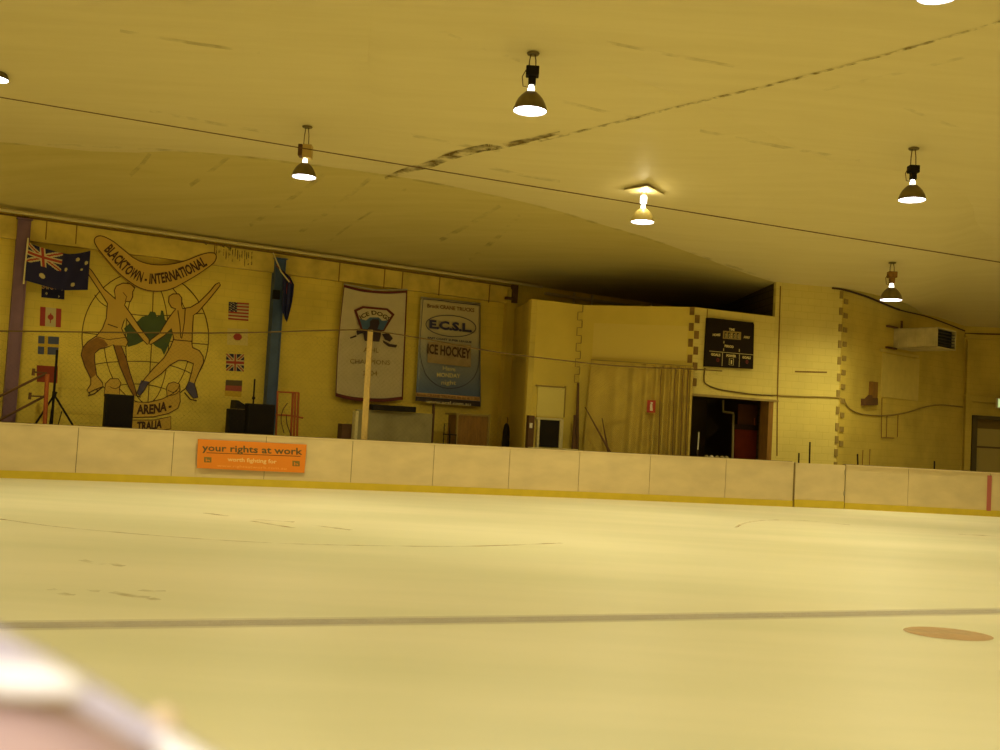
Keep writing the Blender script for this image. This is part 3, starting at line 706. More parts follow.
mb = MB(); ol(mb, [(256+156*math.cos(a)+0*a, 225+66*math.sin(a)+.07*156*math.cos(a)) for a in [i*math.pi/20 for i in range(40)]], .8, closed=True)
mb.build('logo_oval', M['navyink'], br2)
mb = MB(); ol(mb, [(82,55),(200,66),(260,76),(438,95)], .7); ol(mb, sm([(82,55),(72,200),(62,350),(72,450),(110,545),(180,600),(250,615),(330,600),(400,545),(432,450),(438,300),(438,95)],3), .6)
mb.build('shield_line', M['navyink'], br2)
mb = MB(); pdec(mb, [(115,322),(382,345),(380,484),(108,452)], .011); mb.build('orange_patch', mat('patch_tan', (.42,.30,.14), .7, noise=.3), br2)
UP2 = Vector((.03,-1))
def t2(name, items, mt):
    for tx, a, b_, h, bo in items:
        mb = MB(); text(mb, lambda p: p2(p, .018), tx, [a, b_], h, bold=bo, upright=UP2); mb.build(name, mt, br2)
t2('logo_lettering', [('E.C.S.L.',(120,236),(388,262),48,.055),('EAST COAST SUPER LEAGUE',(110,303),(385,332),11,.05)], M['navyink'])
t2('title_lettering', [('ICE HOCKEY',(108,394),(378,427),58,.035)], M['ink'])
t2('sponsor_lettering', [('Brock CRANE TRUCKS',(108,108),(402,138),22,.03),('Brock CRANE TRUCKS 04 22 411 321',(42,661),(432,689),15,.03)], mat('brown_ink', (.20,.09,.03), .7))
t2('white_lettering', [('Have',(205,500),(285,508),26,.012),('MONDAY',(168,542),(315,550),26,.025),('night',(195,590),(287,592),26,.012),('www.ecsl.com.au',(100,706),(380,725),20,.03)], mat('white_ink', (.60,.52,.26), .7))

# ------------------------------------------------------------------ rink boards
Bfr = []
xs = [-100,-12,74,170,263,350,432,508,578,649,725,793,845,908,990,1060]
# plan point of a pixel on the board line
def board_pt(px):
    best = None
    for a, b_ in zip(bp, bp[1:]):
        f = Frame((a.x,a.y),(b_.x,b_.y)); u, z = f.px(px, 490)
        if -.02 <= u <= f.len+.02: return Vector((f.w(u,0,0).x, f.w(u,0,0).y, 0))
    return at_h(px, 478, 0)
pts = [board_pt(x) for x in xs]
bar = root('rink_barrier', (pts[6].x, pts[6].y, 0), 'long white rink boards with a yellow kick strip along the far side of the ice', 'barrier')
GATE = 11
for i in range(len(pts)-1):
    f = Frame(pts[i][:2], pts[i+1][:2])
    if i == GATE: continue
    mb = MB(); f.box(mb, .006, f.len-.006, -.05, 0, .165, BH-.03); mb.build('board_panel', M['board'], bar)
    mb = MB(); f.box(mb, .0, f.len, -.05, .012, 0.0, .165); mb.build('kick_strip', M['kick'], bar)
    mb = MB(); f.box(mb, 0, f.len, -.10, .015, BH-.03, BH); mb.build('cap_rail', M['board'] , bar)
    mb = MB(); f.box(mb, -.02, .02, -.12, -.03, 0, BH-.03); f.box(mb, 0, f.len, -.14, -.06, .5,.56); f.box(mb, f.len*.5-.03, f.len*.5+.03, -.14,-.05, 0, BH-.04); f.box(mb,0,f.len,-.13,-.1,BH-.06,BH+.012); mb.build('steel_frame', M['cap'], bar)
    Bfr.append(f)
f = Frame(pts[GATE][:2], pts[GATE+1][:2])
g = root('rink_gate', f.w(f.len/2,0,0), 'white hinged gate in the rink boards with dark gaps at both sides', 'gate')
mb = MB(); f.box(mb, .04, f.len-.04, -.04, .03, .20, BH-.02); mb.build('gate_panel', M['board'], g)
mb = MB(); f.box(mb, .04, f.len-.04, -.04, .045, -0.0+.005, .20); mb.build('kick_strip', M['kick'], g)
for a_, b_ in ((0,.035),(f.len-.035,f.len)):
    mb = MB(); f.box(mb, a_, b_, -.1, .0, 0, BH); mb.build('gate_post', M['cap'], g)
for z in (.35,.9): mb = MB(); mb.tube([f.w(f.len-.045,.035,z), f.w(f.len-.045,.035,z+.12)], .015, 8); mb.build('hinge', M['steel'], g)
# red line on the boards
fR = Frame(pts[13][:2], pts[14][:2]); mb = MB(); fR.boxpx(mb, 987.3,475.5,991.4,511, 0,.018); mb.build('red_line', mat('red_line_paint', (.42,.12,.10), .6), bar)
# orange banner
fO = Frame(bp[1][:2], bp[3][:2])
o18 = lambda x, y: (180+x/7.143, 425+y/7.143)
obn = root('advert_banner', fO.pw(251,456,.02), 'orange workers rights banner fixed to the white rink boards', 'banner')
OD = .03
mb = MB(); fO.decal(mb, [o18(*p) for p in [(127,100),(905,140),(888,342),(120,308)]], OD, .012); mb.build('sheet', M['orange'], obn)
def po(p, off=.004): return fO.pw(*p, OD+off)
UPO = Vector((0,-1))
mb = MB(); text(mb, lambda p: po(p,.005), 'your rights at work', [o18(158,183), o18(875,212)], 6.6, bold=.02, upright=UPO)
mb.build('title_lettering', mat('olive_ink', (.12,.09,.03), .8), obn)
mb = MB(); text(mb, lambda p: po(p,.005), 'worth fighting for', [o18(340,258), o18(690,275)], 3.9, bold=.02, upright=UPO); mb.build('white_lettering', mat('cream_ink', (.85,.55,.2), .8), obn)
mb = MB(); text(mb, lambda p: po(p,.005), 'www.rightsatwork.com.au', [o18(265,298), o18(760,320)], 2.6, bold=.0, upright=UPO); mb.build('address_lettering', mat('amber_ink', (.9,.42,.08), .8), obn)
mb = MB(); fO.decal(mb, [o18(*p) for p in [(190,196),(860,222),(860,226),(190,200)]], OD+.003, .002); mb.build('rule_line', M['ink'], obn)
for x, y in ((172,228),(803,255)):
    mb = MB(); fO.decal(mb, [o18(*p) for p in [(x,y),(x+52,y+3),(x+52,y+40),(x,y+38)]], OD+.004, .003); lg = mb.build('logo', mat('logo_olive', (.22,.15,.03), .8), obn)
    mb = MB(); fO.decal(mb, [o18(*p) for p in [(x+12,y+10),(x+18,y+10),(x+18,y+20),(x+40,y+22),(x+40,y+32),(x+34,y+32),(x+34,y+27),(x+18,y+26),(x+18,y+34),(x+12,y+34)]], OD+.007, .003); mb.build('logo_mark', M['orange'], lg)

# ------------------------------------------------------------------ safety net behind the boards
nt_top = sm([(-150,330),(0,331),(210,333),(340,330),(372,331),(420,338),(490,351),(560,360),(620,366),(690,369),(722,371)], 6)
nodes = []
for i, (x, y) in enumerate(nt_top):
    q = board_pt(x); q = q + Vector((0, .28, 0)); f_ = Frame((q.x-3, q.y-.75),(q.x+3, q.y+.75)); u, z = f_.px(x, y); nodes.append((f_.w(u,0,0), z))
net = root('safety_net', nodes[20][0], 'sagging brown safety net strung behind the rink boards', 'net')
mb = MB(); rp = []
for i, (p, z) in enumerate(nodes):
    rp.append(p+Vector((0,0,z)))
    if i < len(nodes)-1: q, z_ = nodes[i+1]; rp.append((p+q)/2+Vector((0,0,(z+z_)/2-.0)))
mb.tube(rp, .016, 6); mb.build('head_rope', M['rope'], net)
cum = [0]
for a, b_ in zip(nodes, nodes[1:]): cum.append(cum[-1]+(b_[0]-a[0]).length)
def netp(s, z):
    i = 0
    while i < len(nodes)-2 and cum[i+1] < s: i += 1
    t = (s-cum[i])/(cum[i+1]-cum[i]); p = nodes[i][0].lerp(nodes[i+1][0], t); zt = nodes[i][1]*(1-t)+nodes[i+1][1]*t
    return p + Vector((0,0,min(z, zt))), zt
mb = MB(); sp_ = .11; s_dense = min(range(len(nodes)), key=lambda i: abs(nt_top[i][0]-512)); s_dense = cum[s_dense]; s = -3.2; z0 = .35
tot = cum[-1]
while s < tot:
    for sg in (1,-1):
        P = []
        for k in range(5):
            z = z0+k*.8; ss = s + (k*.8 if sg > 0 else 3.2-k*.8)
            if 0 <= ss <= tot:
                p, zt = netp(ss, z)
                P.append(p)
                if z >= zt: break
        for a, b_ in zip(P, P[1:]):
            mb.face([a+Vector((-.0011,0,0)), a+Vector((.0011,0,0)), b_+Vector((.0011,0,0)), b_+Vector((-.0011,0,0))])
    s += sp_ if s < s_dense else .05
mb.build('mesh_twine', M['netw'], net)

# ------------------------------------------------------------------ things on the walkway
def slab(fr, x0,y0,x1,y1,d0,d1,name,mt,par,zb=None,bev=0):
    mb = MB(); fr.boxpx(mb, x0,y0,x1,y1,d0,d1,zb=zb); return mb.build(name, mt, par, bevel=bev)
# timber post
a = MW.pw(370.5,330,3.4); b_ = MW.pw(364,441,3.4); base = Vector((b_.x-.01, b_.y, FLOOR2)); w_ = .075
ps = root('timber_post', base, 'tall pale timber post standing behind the boards in front of the championship banner', 'post')
mb = MB(); lean = (a-b_)/(a.z-b_.z); bs = b_+lean*(FLOOR2-b_.z)
for dx, m_ in ((0,0),):
    q = [(-w_,-w_),(w_,-w_),(w_,w_),(-w_,w_)]; vs = [bs+Vector((x,y,0)) for x,y in q]+[a+Vector((x*.8,y*.8,0)) for x,y in q]
    mb.raw(vs, [(0,1,2,3),(7,6,5,4),(0,1,5,4)[::-1],(1,2,6,5)[::-1],(2,3,7,6)[::-1],(3,0,4,7)[::-1]])
mb.build('shaft', M['wood'], ps, bevel=.008)
mb = MB(); mb.tube([a+Vector((0,-.06,-.05)), a+Vector((0,-.14,-.05))], .012, 6); mb.build('rope_hook', M['steel'], ps)
# PA speaker before the mural
def speaker(x0,y0,x1,y1,d0,d1,label,grp=None):
    cx_ = (x0+x1)/2; u,_ = MW.px(cx_, y1, d1); r = root('loudspeaker', MW.w(u,(d0+d1)/2,FLOOR2), label, 'loudspeaker', grp)
    mb = MB(); u0,u1,z0,z1 = MW.boxpx(mb, x0,y0,x1,y1,d0,d1,zb=FLOOR2); mb.build('cabinet', M['black'], r, bevel=.015)
    mb = MB(); MW.box(mb, u0+.03,u1-.03,d1,d1+.012,FLOOR2+.05,z1-.03); mb.build('grille', M['grille'], r)
    return r, u0, u1, z1
speaker(105.5,394.5,133.5,427,1.2,1.5,'big square black loudspeaker cabinet standing in front of the mural scroll')
speaker(229,409,245,432,1.1,1.4,'narrow black loudspeaker cabinet between the wide cabinet and the painted flags')
speaker(248,404,274.5,433,1.15,1.5,'wide black loudspeaker cabinet beside the blue column')
mx_ = root('stage_monitor', MW.pw(240,409,1.15), 'small black wedge monitor lying on top of the narrow loudspeaker', 'monitor')
mb = MB(); a0 = MW.px(234.5,409,1.38)[0]; zt = MW.px(236,409.2,1.4)[1]
uu = [MW.px(x,y,1.38) for x,y in ((234.5,408.8),(235.5,400),(238.5,400.3),(245,404.5),(245.2,408.8))]; zb = uu[0][1]
mb.prism([MW.w(u,1.38,z if z > zb+.02 else zb+.002) for u,z in uu], MW.n*-.4); mb.build('cabinet', M['black'], mx_, bevel=.01)
mb = MB(); MW.box(mb, uu[1][0]+.05, uu[3][0]-.02, 1.38, 1.39, zb+.05, zb+.12); mb.build('grille', M['grille'], mx_)
sr = root('microphone_stand', MW.w(MW.px(253.5,404,.8)[0],.8,FLOOR2), 'thin black pole stand rising behind the wide loudspeaker', 'stand')
p0 = MW.w(MW.px(253.5,404,.8)[0],.8,FLOOR2); p1 = MW.pw(254.8,379,.8)
mb = MB(); mb.tube([p0,p1], .022, 8); mb.build('pole', M['black'], sr)
mb = MB(); mb.lathe(p0, [(.0,.0),(.18,.0),(.18,.02),(.03,.04)], 20); mb.build('base', M['black'], sr)
mb = MB(); c = MW.pw(253.6,398,.8); mb.ball(c, .045, 8); mb.build('clutch', M['black'], sr)
# trolley frame
tr = root('tube_rack', MW.w(MW.px(287,432,1.2)[0],1.2,FLOOR2), 'rust orange tubular rack standing right of the blue column', 'rack')
def tb(par, name, mt, segs, r, d):
    mb = MB()
    for sg in segs: mb.tube([MW.pw(*p[:2], d if len(p) < 3 else p[2]) for p in sg], r, 8)
    return mb.build(name, mt, par)
def dn(x, d): u = MW.px(x, 434, d)[0]; return MW.w(u, d, FLOOR2)
for x, xt, d in ((291.5,293,1.2),(295,295.6,1.35),(298,298.6,1.2)):
    mb = MB(); mb.tube([dn(x,d), MW.pw(xt,392.5,d)], .03, 8); mb.build('upright', M['redorange'], tr)
for x in (277,): mb = MB(); mb.tube([dn(x,1.2), MW.pw(x+.7,392,1.2)], .025, 8); mb.build('upright', M['redorange'], tr)
tb(tr,'crossbar',M['redorange'],[[(276.8,391.8),(298.6,392.8)]],.022,1.2); tb(tr,'crossbar',M['redorange'],[[(275.5,414.7),(291.5,415.6),(303,418)]],.022,1.2)
tb(tr,'hose',M['brown'],[sm([(287.5,403,1.3),(283,410,1.3),(281,420,1.3),(284,433,1.3)],4),sm([(286.5,415,1.25),(287,424,1.25),(291,435,1.25)],4)],.012,1.3)
# black tripod + orange stand at left
tp = root('tripod_stand', MW.w(MW.px(52,421,.55)[0],.55,FLOOR2), 'black tripod stand with splayed legs left of the mural', 'stand')
foot = MW.w(MW.px(52,421,.55)[0],.55,FLOOR2); hub = MW.pw(54.3,395,.55)
mb = MB(); mb.tube([foot+Vector((0,0,.05)), MW.pw(57.2,350,.55)], .03, 8); mb.build('pole', M['black'], tp)
for ax, ay, dd in ((38,420,.62),(71.5,423,.62),(50,424,.47)):
    e_ = MW.pw(ax, ay, dd); dirv = (e_-hub); e_ = hub + dirv*((hub.z-FLOOR2-.01)/(hub.z-e_.z)) if hub.z-e_.z > .1 else e_
    mb = MB(); mb.tube([hub, e_], .024, 8); mb.build('leg', M['black'], tp)
mb = MB()
for x,y in ((45,410),(62,411)): mb.tube([MW.pw(x,y,.6), foot+Vector((0,0,.12))], .012, 6)
mb.build('brace', M['black'], tp)
mb = MB(); mb.tube([hub+Vector((0,0,-.08)), hub+Vector((0,0,.08))], .05, 10); mb.tube([hub, MW.pw(57.5,392.5,.55)], .015, 6); mb.build('collar', M['black'], tp)
os_ = root('weight_stand', dn(45.5,1.0), 'orange post with two sloping dark arms in front of the red painted flag', 'stand')
mb = MB(); mb.tube([dn(45,1.0), MW.pw(47.3,374,1.0)], .05, 8); mb.build('upright', M['redorange'], os_)
mb = MB(); u_ = dn(45,1.0); mb.box((u_.x-.4,u_.y-.25,FLOOR2),(u_.x+.2,u_.y+.15,FLOOR2+.05)); mb.build('base', M['brown'], os_)
for p_, q_ in (((47,373,1.0),(-8,400,1.0)),((45,396,1.0),(-8,424,1.0))):
    mb = MB(); mb.tube([MW.pw(*p_), MW.pw(*q_)], .028, 8); mb.build('arm', M['brown'], os_)
for (ax,ay),(bx,by) in (((33.5,372),(47,373)),((30,396),(46,396.5))):
    mb = MB(); mb.tube([MW.pw(ax,ay,1.0), MW.pw(bx,by,1.0)], .016, 6); mb.tube([MW.pw(ax+.3,ay-3.5,1.0), MW.pw(ax-.5,ay+3.5,1.0)], .035, 8); mb.build('handle', M['brown'], os_)

# panels and boards stored behind the barrier
gp = root('leaning_board', MW.w(MW.px(393,430,1.6)[0],1.6,FLOOR2), 'large grey folded board stored under the two hanging banners', 'board')
M['greyb'] = mat('grey_board', (.32,.27,.12), .7, noise=.2)
slab(MW,356,411.5,432,441,1.55,1.65,'board_face',M['greyb'],gp,zb=FLOOR2); slab(MW,355,411,358,441,1.5,1.7,'edge_frame',M['cream'],gp,zb=FLOOR2)
slab(MW,433,404,434.3,442,1.5,1.6,'edge_post',M['brown'],gp,zb=FLOOR2)
slab(MW,342,424,354.5,437,1.2,1.5,'board_foot',M['brown'],gp,zb=FLOOR2)
bb = root('table_leaf', MW.pw(391,414,1.6), 'dark narrow beam lying along the top of the grey board', 'beam')
mb = MB(); u0 = MW.px(370,409,1.62)[0]; u1 = MW.px(413,412,1.62)[0]; zt = MW.px(394,411.7,1.65)[1]
MW.box(mb,u0,u1,1.45,1.8,zt+.01,zt+.16); mb.build('beam', M['black'], bb, bevel=.01)
cb_ = root('wooden_crate', MW.w(MW.px(473,440,1.6)[0],1.6,FLOOR2), 'orange brown wooden crate with a pale frame right of the league banner', 'crate')
slab(MW,458,415.5,488,444,1.0,1.6,'body',M['wood_orange'],cb_,zb=FLOOR2); 
mb = MB(); MW.boxpx(mb,456.5,414,489.5,416,.98,1.64); MW.boxpx(mb,456.5,414,458,445,1.58,1.64,zb=FLOOR2); MW.boxpx(mb,488,414.5,489.5,446,1.58,1.64,zb=FLOOR2); mb.build('frame', M['tooth_pale'], cb_)
cf = root('metal_chair', dn(449,1.9), 'dark metal chair frame standing left of the wooden crate', 'chair')
zc = MW.px(450,434,1.9)[1]
mb = MB(); u0 = MW.px(446,440,1.9)[0]; u1 = MW.px(453,440,1.9)[0]
MW.box(mb,u0,u1,1.7,2.1,zc-.03,zc); mb.build('seat', M['black'], cf)
for u_, d_ in ((u0+.02,1.72),(u1-.02,1.72),(u0+.02,2.08),(u1-.02,2.08)):
    mb = MB(); mb.tube([MW.w(u_,d_,FLOOR2), MW.w(u_,d_,zc-.02)], .014, 6); mb.build('leg', M['black'], cf)
mb = MB(); zt = MW.px(450,424,1.72)[1]; mb.tube([MW.w(u0+.02,1.72,zc), MW.w(u0+.02,1.72,zt), MW.w(u1-.02,1.72,zt), MW.w(u1-.02,1.72,zc)], .014, 6); mb.build('backrest', M['black'], cf)
# annex front things
def fl(fr, x, y, d): return fr.w(fr.px(x,y,d)[0], d, FLOOR2)
bg = root('standing_bag', fl(WA,505.5,440,.3) if False else MW.w(MW.px(505.5,440,1.2)[0],1.2,FLOOR2), 'dark slim bag standing upright at the corner left of the annex', 'bag')
mb = MB(); c = MW.w(MW.px(505.8,440,1.2)[0],1.2,0); zt = MW.px(505,423,1.2)[1]
mb.lathe(c, [(.10,FLOOR2),(.11,FLOOR2+.4),(.105,zt-.25),(.07,zt-.06),(.03,zt)], 14, close=True); mb.build('body', M['black'], bg, smooth=True)
mb = MB(); mb.tube([c+Vector((0,-.02,zt-.04)), c+Vector((.03,-.02,zt+.1)), c+Vector((.0,-.02,zt+.17))], .012, 6); mb.build('strap', M['black'], bg)
fp = root('fuse_post', fl(WB,528,446,.2), 'dark brown post with a small white card at the left corner of the annex', 'post')
slab(WB,528.2,415.5,534,449,.02,.16,'post',M['brown'],fp,zb=FLOOR2); slab(WB,529.6,423,532.4,428,.165,.17,'card',M['white'],fp)
wbd = root('notice_board', WB.pw(551,417,.03), 'blank pale notice board on the annex wall above the small dark hatch', 'notice board')
slab(WB,537.5,387,564.5,417,.0,.04,'panel',mat('pale_board', (.68,.56,.15), .6),wbd); slab(WB,536.5,385.8,565.5,387.2,.0,.06,'top_frame',M['tooth_pale'],wbd); slab(WB,564.5,386,565.6,417.5,.0,.06,'side_frame',M['tooth_pale'],wbd)
ht = root('service_hatch', WB.pw(549,448,.05), 'small dark square hatch with a pale frame in the annex wall', 'hatch')
slab(WB,539.5,420,559.5,447,.02,.06,'opening',M['black'],ht)
mb = MB(); WB.boxpx(mb,536.5,417.8,563,420,.0,.09); WB.boxpx(mb,537.2,418.5,539.5,448,.0,.09); WB.boxpx(mb,559.5,419.5,563,448,.0,.09); mb.build('frame', M['cream'], ht)
for k,(x0,y0,x1,y1,r_,lb) in enumerate(((578.2,383,576.8,450,.06,'tall dark pole leaning at the annex corner'),(575,415,573.5,450,.075,'short dark rolled mat leaning at the annex corner left of the tall pole'))):
    d = .25+k*.1; a = WB.pw(x0,y0,d); b0 = WB.pw(x1,y1,d); l = (a-b0)/(a.z-b0.z); bs = b0+l*(FLOOR2+.01-b0.z)
    mb = MB(); mb.tube([bs, a], [r_*1.1, r_*.55], 10); o = mb.build('leaning_pole' if k == 0 else 'rolled_mat', M['brown']); tag(o, lb, 'pole' if k == 0 else 'mat')
for k,(x0,y0,x1,y1,lb) in enumerate(((585,407,611,454,'long dark stick leaning to the left in front of the annex centre wall'),(602,418,608.5,454,'short dark stick leaning beside the long slanting stick'))):
    d = .85-.28*k; a = WC.pw(x0,y0,d); b0 = WC.pw(x1,y1,d+.1); l = (a-b0)/(a.z-b0.z); bs = b0+l*(FLOOR2+.02-b0.z)
    mb = MB(); mb.tube([bs, bs.lerp(a,.4), a], [.06,.035,.012], 8); o = mb.build('leaning_stick', M['brown']); tag(o, lb, 'stick')
lg_ = root('counter_ledge', fl(WB,555,448,.8), 'low pale ledge running behind the boards before the annex', 'ledge')
mb = MB(); zl = WB.px(560,448.5,.8)[1]; uu0 = WB.px(531,447.5,.8)[0]; uu1 = WB.px(577,450,.8)[0]; WB.box(mb,uu0,uu1,.62,.86,zl-.05,zl); mb.build('top', M['cream'], lg_)
mb = MB(); WB.box(mb,uu0+.05,uu1-.05,.70,.78,FLOOR2,zl-.05); mb.build('front', M['brown'], lg_)

# curtain in front of the annex centre wall
def curtain():
    r = root('curtain', WC.w(WC.px(655,450,.3)[0],.3,FLOOR2+.1), 'long drab curtain gathered in folds beside the dark doorway', 'curtain')
    mb = MB(); n = 150; u0 = WC.px(590,380,.3)[0]; u1 = WC.px(693,380,.3)[0]; nv = 8
    for j in range(nv+1):
        t = j/nv
        for i in range(n+1):
            s = i/n; k = s**1.3; amp = (.035+.095*k); ph = 26*s+34*s**3
            zt = WC.px(590+103*s, 360+6.5*s,.3)[1]-.03*abs(math.sin(ph*.5)); z = zt+(FLOOR2+.08-zt)*t
            mb.v.append(WC.w(u0+(u1-u0)*s-(.12*t*(1-s)), .30+amp*math.sin(ph+.25*math.sin(t*3+s*9))*(.75+.25*t), z))
    for j in range(nv):
        for i in range(n):
            a = j*(n+1)+i; mb.f.append((a+n+1, a+n+2, a+1, a)); mb.m.append(0)
    m_ = mat('curtain_cloth', (.54,.385,.065), .9, noise=.15, nscale=3)
    solid(mb.build('cloth', m_, r, smooth=True), .008)
    mb = MB(); mb.tube([WC.w(u0,.3,WC.px(590,360,.3)[1]+.01), WC.w(u1,.3,WC.px(693,366.5,.3)[1]+.01)], .009, 8); mb.build('rail', M['tooth_pale'], r)
    mb = MB()
    for x in (662,676,684,689):
        mb.tube([WC.pw(x-(0 if x > 650 else 0),368,.47), WC.pw(x-1.5 if x > 655 else x-6,380,.5), WC.pw(x-3.5,455,.5)], .009, 6)
    mb.build('fold_shade_line', M['brown'], r)  # dark tubes drawn for the shaded lines between the curtain folds
curtain()
sg = root('fire_sign', WC.pw(651,411,.6), 'small red fire extinguisher sign with a white symbol on the curtain', 'sign')
slab(WC,647,400.2,655.4,412.6,.46,.48,'plate',M['red'],sg)
mb = MB(); WC.decal(mb, [(650.2,404),(652.2,404),(652.6,410.8),(649.9,410.6)], .485,.003); WC.decal(mb, [(650.6,402),(653,402.4),(652.4,403.8),(650.6,403.6)], .485,.003); mb.build('symbol', M['white'], sg)

# ------------------------------------------------------------------ doorway room
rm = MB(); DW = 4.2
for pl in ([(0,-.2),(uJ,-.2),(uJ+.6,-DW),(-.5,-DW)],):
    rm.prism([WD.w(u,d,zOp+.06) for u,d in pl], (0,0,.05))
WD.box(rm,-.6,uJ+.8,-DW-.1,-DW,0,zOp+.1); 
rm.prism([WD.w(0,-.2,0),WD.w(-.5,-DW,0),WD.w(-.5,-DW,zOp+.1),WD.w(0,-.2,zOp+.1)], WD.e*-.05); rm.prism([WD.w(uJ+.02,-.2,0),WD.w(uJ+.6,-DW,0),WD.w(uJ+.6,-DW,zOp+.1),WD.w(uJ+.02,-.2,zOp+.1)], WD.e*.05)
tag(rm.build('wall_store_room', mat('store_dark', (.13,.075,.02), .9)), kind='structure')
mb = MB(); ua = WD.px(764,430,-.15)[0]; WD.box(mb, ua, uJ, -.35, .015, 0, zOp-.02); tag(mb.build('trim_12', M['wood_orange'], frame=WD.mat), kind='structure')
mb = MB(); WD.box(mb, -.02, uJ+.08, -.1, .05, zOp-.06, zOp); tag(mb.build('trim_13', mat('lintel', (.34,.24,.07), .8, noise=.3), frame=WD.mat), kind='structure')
rd = root('door_1', fl(WD,748,455,-1), None, None); tag(rd, kind='structure')
slab(WD,735,430,766,460,-1.05,-1,'door_leaf',mat('red_door', (.22,.03,.01), .6, noise=.2),rd,zb=0.3); slab(WD,733,425,768,430,-1.07,-.95,'door_frame',mat('door_frame_dark', (.05,.02,.01), .7),rd); slab(WD,738,405,768,425,-1.07,-1.02,'transom',mat('red_dark', (.12,.04,.01), .7),rd)
mb = MB(); mb.tube([WD.pw(754.5,425,-.95), WD.pw(754.6,418,-.95)], .02, 6); mb.build('door_handle', M['redorange'], rd)
mb = MB(); mb.tube([WD.pw(723,400,-.8), WD.pw(723,411.5,-.8), WD.pw(733,413,-.8), WD.pw(733.3,416,-.8), fl(WD,733,458,-.8)], .035, 8)
tag(mb.build('drain_pipe', mat('old_pipe', (.22,.17,.06), .5)), 'bent grey pipe running down inside the dark doorway', 'pipe')
mb = MB(); mb.tube([WD.pw(762,403,-.35), WD.pw(762,417,-.4), WD.pw(760,430,-.4), WD.pw(761,452,-.4)], .012, 6); o = mb.build('pull_cord', mat('pale_cord', (.5,.36,.14), .7)); tag(o, 'thin pale cord hanging in front of the red door', 'cord')
mb = MB(); mb.ball(WD.pw(761,455,-.38), .055, 8); mb.build('weight', mat('pale_weight', (.55,.42,.2), .5), o)
mb = MB(); mb.tube([fl(WD,697.5,458,-.3), WD.pw(697.8,450,-.3)], .01, 6); r_ = mb.build('broom_handle', M['brown']); tag(r_, 'short white tipped pole standing in the left of the dark doorway', 'pole')
mb = MB(); mb.tube([WD.pw(697.8,449.6,-.3), WD.pw(698.8,432,-.3)], .018, 6); mb.build('white_grip_or_highlight', M['white'], r_)
mb = MB(); tabz = WD.px(715,457,-.6)[1]; WD.box(mb,.1,WD.px(733,450,-.6)[0],-1.1,-.45,tabz-.14,tabz-.1); q = mb
for u_ in (.15, WD.px(731,450,-.6)[0]): 
    for d_ in (-1.05,-.5): WD.box(mb,u_-.02,u_+.02,d_-.02,d_+.02,FLOOR2,tabz-.14)
tag(mb.build('side_table', M['brown']), 'dark low table inside the doorway under the shiny balls', 'table')
for k, x in enumerate((706.5,711.5,717,722,726.5)):
    p = WD.pw(x,453,-.7); p.z = tabz-.1+.072
    mb = MB(); mb.ball(p, .072, 10, sq=(1,1,1)); o = mb.build('shiny_helmet', mat('glossy_shell_%d' % k, (.38,.30,.13) if k != 1 else (.7,.6,.4), .25, metal=.2)); tag(o, ['dark shiny helmet nearest the white tipped pole in the doorway','brightest shiny helmet in the doorway row, second from its left end','shiny helmet in the middle of the doorway row','shiny helmet just left of the one beside the bent pipe','shiny helmet at the right end of the row, beside the bent grey pipe'][k], 'helmet', 'helmets in the dark doorway')

# ------------------------------------------------------------------ scoreboard
sb_ = root('scoreboard', WD.pw(731,368,.1), 'black hockey scoreboard on the annex wall above the doorway', 'scoreboard')
sz = lambda p: (695+p[0]/7.5, 305+p[1]/7.5)
SD = .10
mb = MB(); WD.decal(mb, [sz(p) for p in [(95,95),(140,97),(400,128),(438,130),(444,150),(436,480),(75,460)]], SD, .085); mb.build('case', mat('board_black', (.018,.011,.006), .8, spec=.08), sb_)
mb = MB(); WD.decal(mb, [sz(p) for p in [(212,193),(346,203),(344,262),(210,252)]], SD+.008, .006); mb.build('clock_display', M['tooth_pale'], sb_)
M['sbink'] = mat('score_ink', (.58,.47,.16), .7)
def sp_t(p): return WD.pw(*sz(p), SD+.012)
UPS = Vector((.03,-1))
mb = MB()
for tx, a, b_, h in (('TIME',(255,190),(298,195),17),('HOME',(133,232),(190,232),17),('AWAY',(365,248),(412,253),17),('PERIOD',(222,315),(290,323),17),('GOALS',(120,378),(190,385),18),('POWER',(235,388),(308,393),18),('GOALS',(355,400),(418,405),18)):
    mb = MB(); text(mb, sp_t, tx, [a, b_], h, bold=.045, upright=UPS); mb.build('lettering', M['sbink'], sb_)
mb = MB()
for x0 in (222,248,286,314): mb = MB(); WD.decal(mb, [sz(p) for p in [(x0,204+(x0-212)*.07),(x0+16,205+(x0-212)*.07),(x0+15,246+(x0-212)*.07),(x0-1,245+(x0-212)*.07)]], SD+.014,.003); mb.build('clock_panel', M['black'], sb_)
mb = MB()
for tx, x0 in (('0',223),('0',249),('0',287),('0',315)): text(mb, lambda p: WD.pw(*sz(p), SD+.018), tx, [(x0+3,244+(x0-212)*.07),(x0+13,245+(x0-212)*.07)], 34, bold=.0, upright=UPS)
for y in (218,236): WD.decal(mb, [sz(p) for p in [(272,y),(278,y),(278,y+6),(272,y+6)]], SD+.018,.003)
mb.build('clock_digits', M['sbink'], sb_)
mb = MB(); WD.stroke(mb, [sz((108,345)), sz((437,374))], .45, d=SD+.012); WD.stroke(mb, [sz((207,358)), sz((203,458))], .4, d=SD+.012); WD.stroke(mb, [sz((334,370)), sz((331,466))], .4, d=SD+.012)
WD.stroke(mb, [sz((218,270)), sz((217,288))], .6, d=SD+.012); WD.stroke(mb, [sz((216,325)), sz((215,343))], .6, d=SD+.012); WD.stroke(mb, [sz((333,330)), sz((332,352))], .6, d=SD+.012)
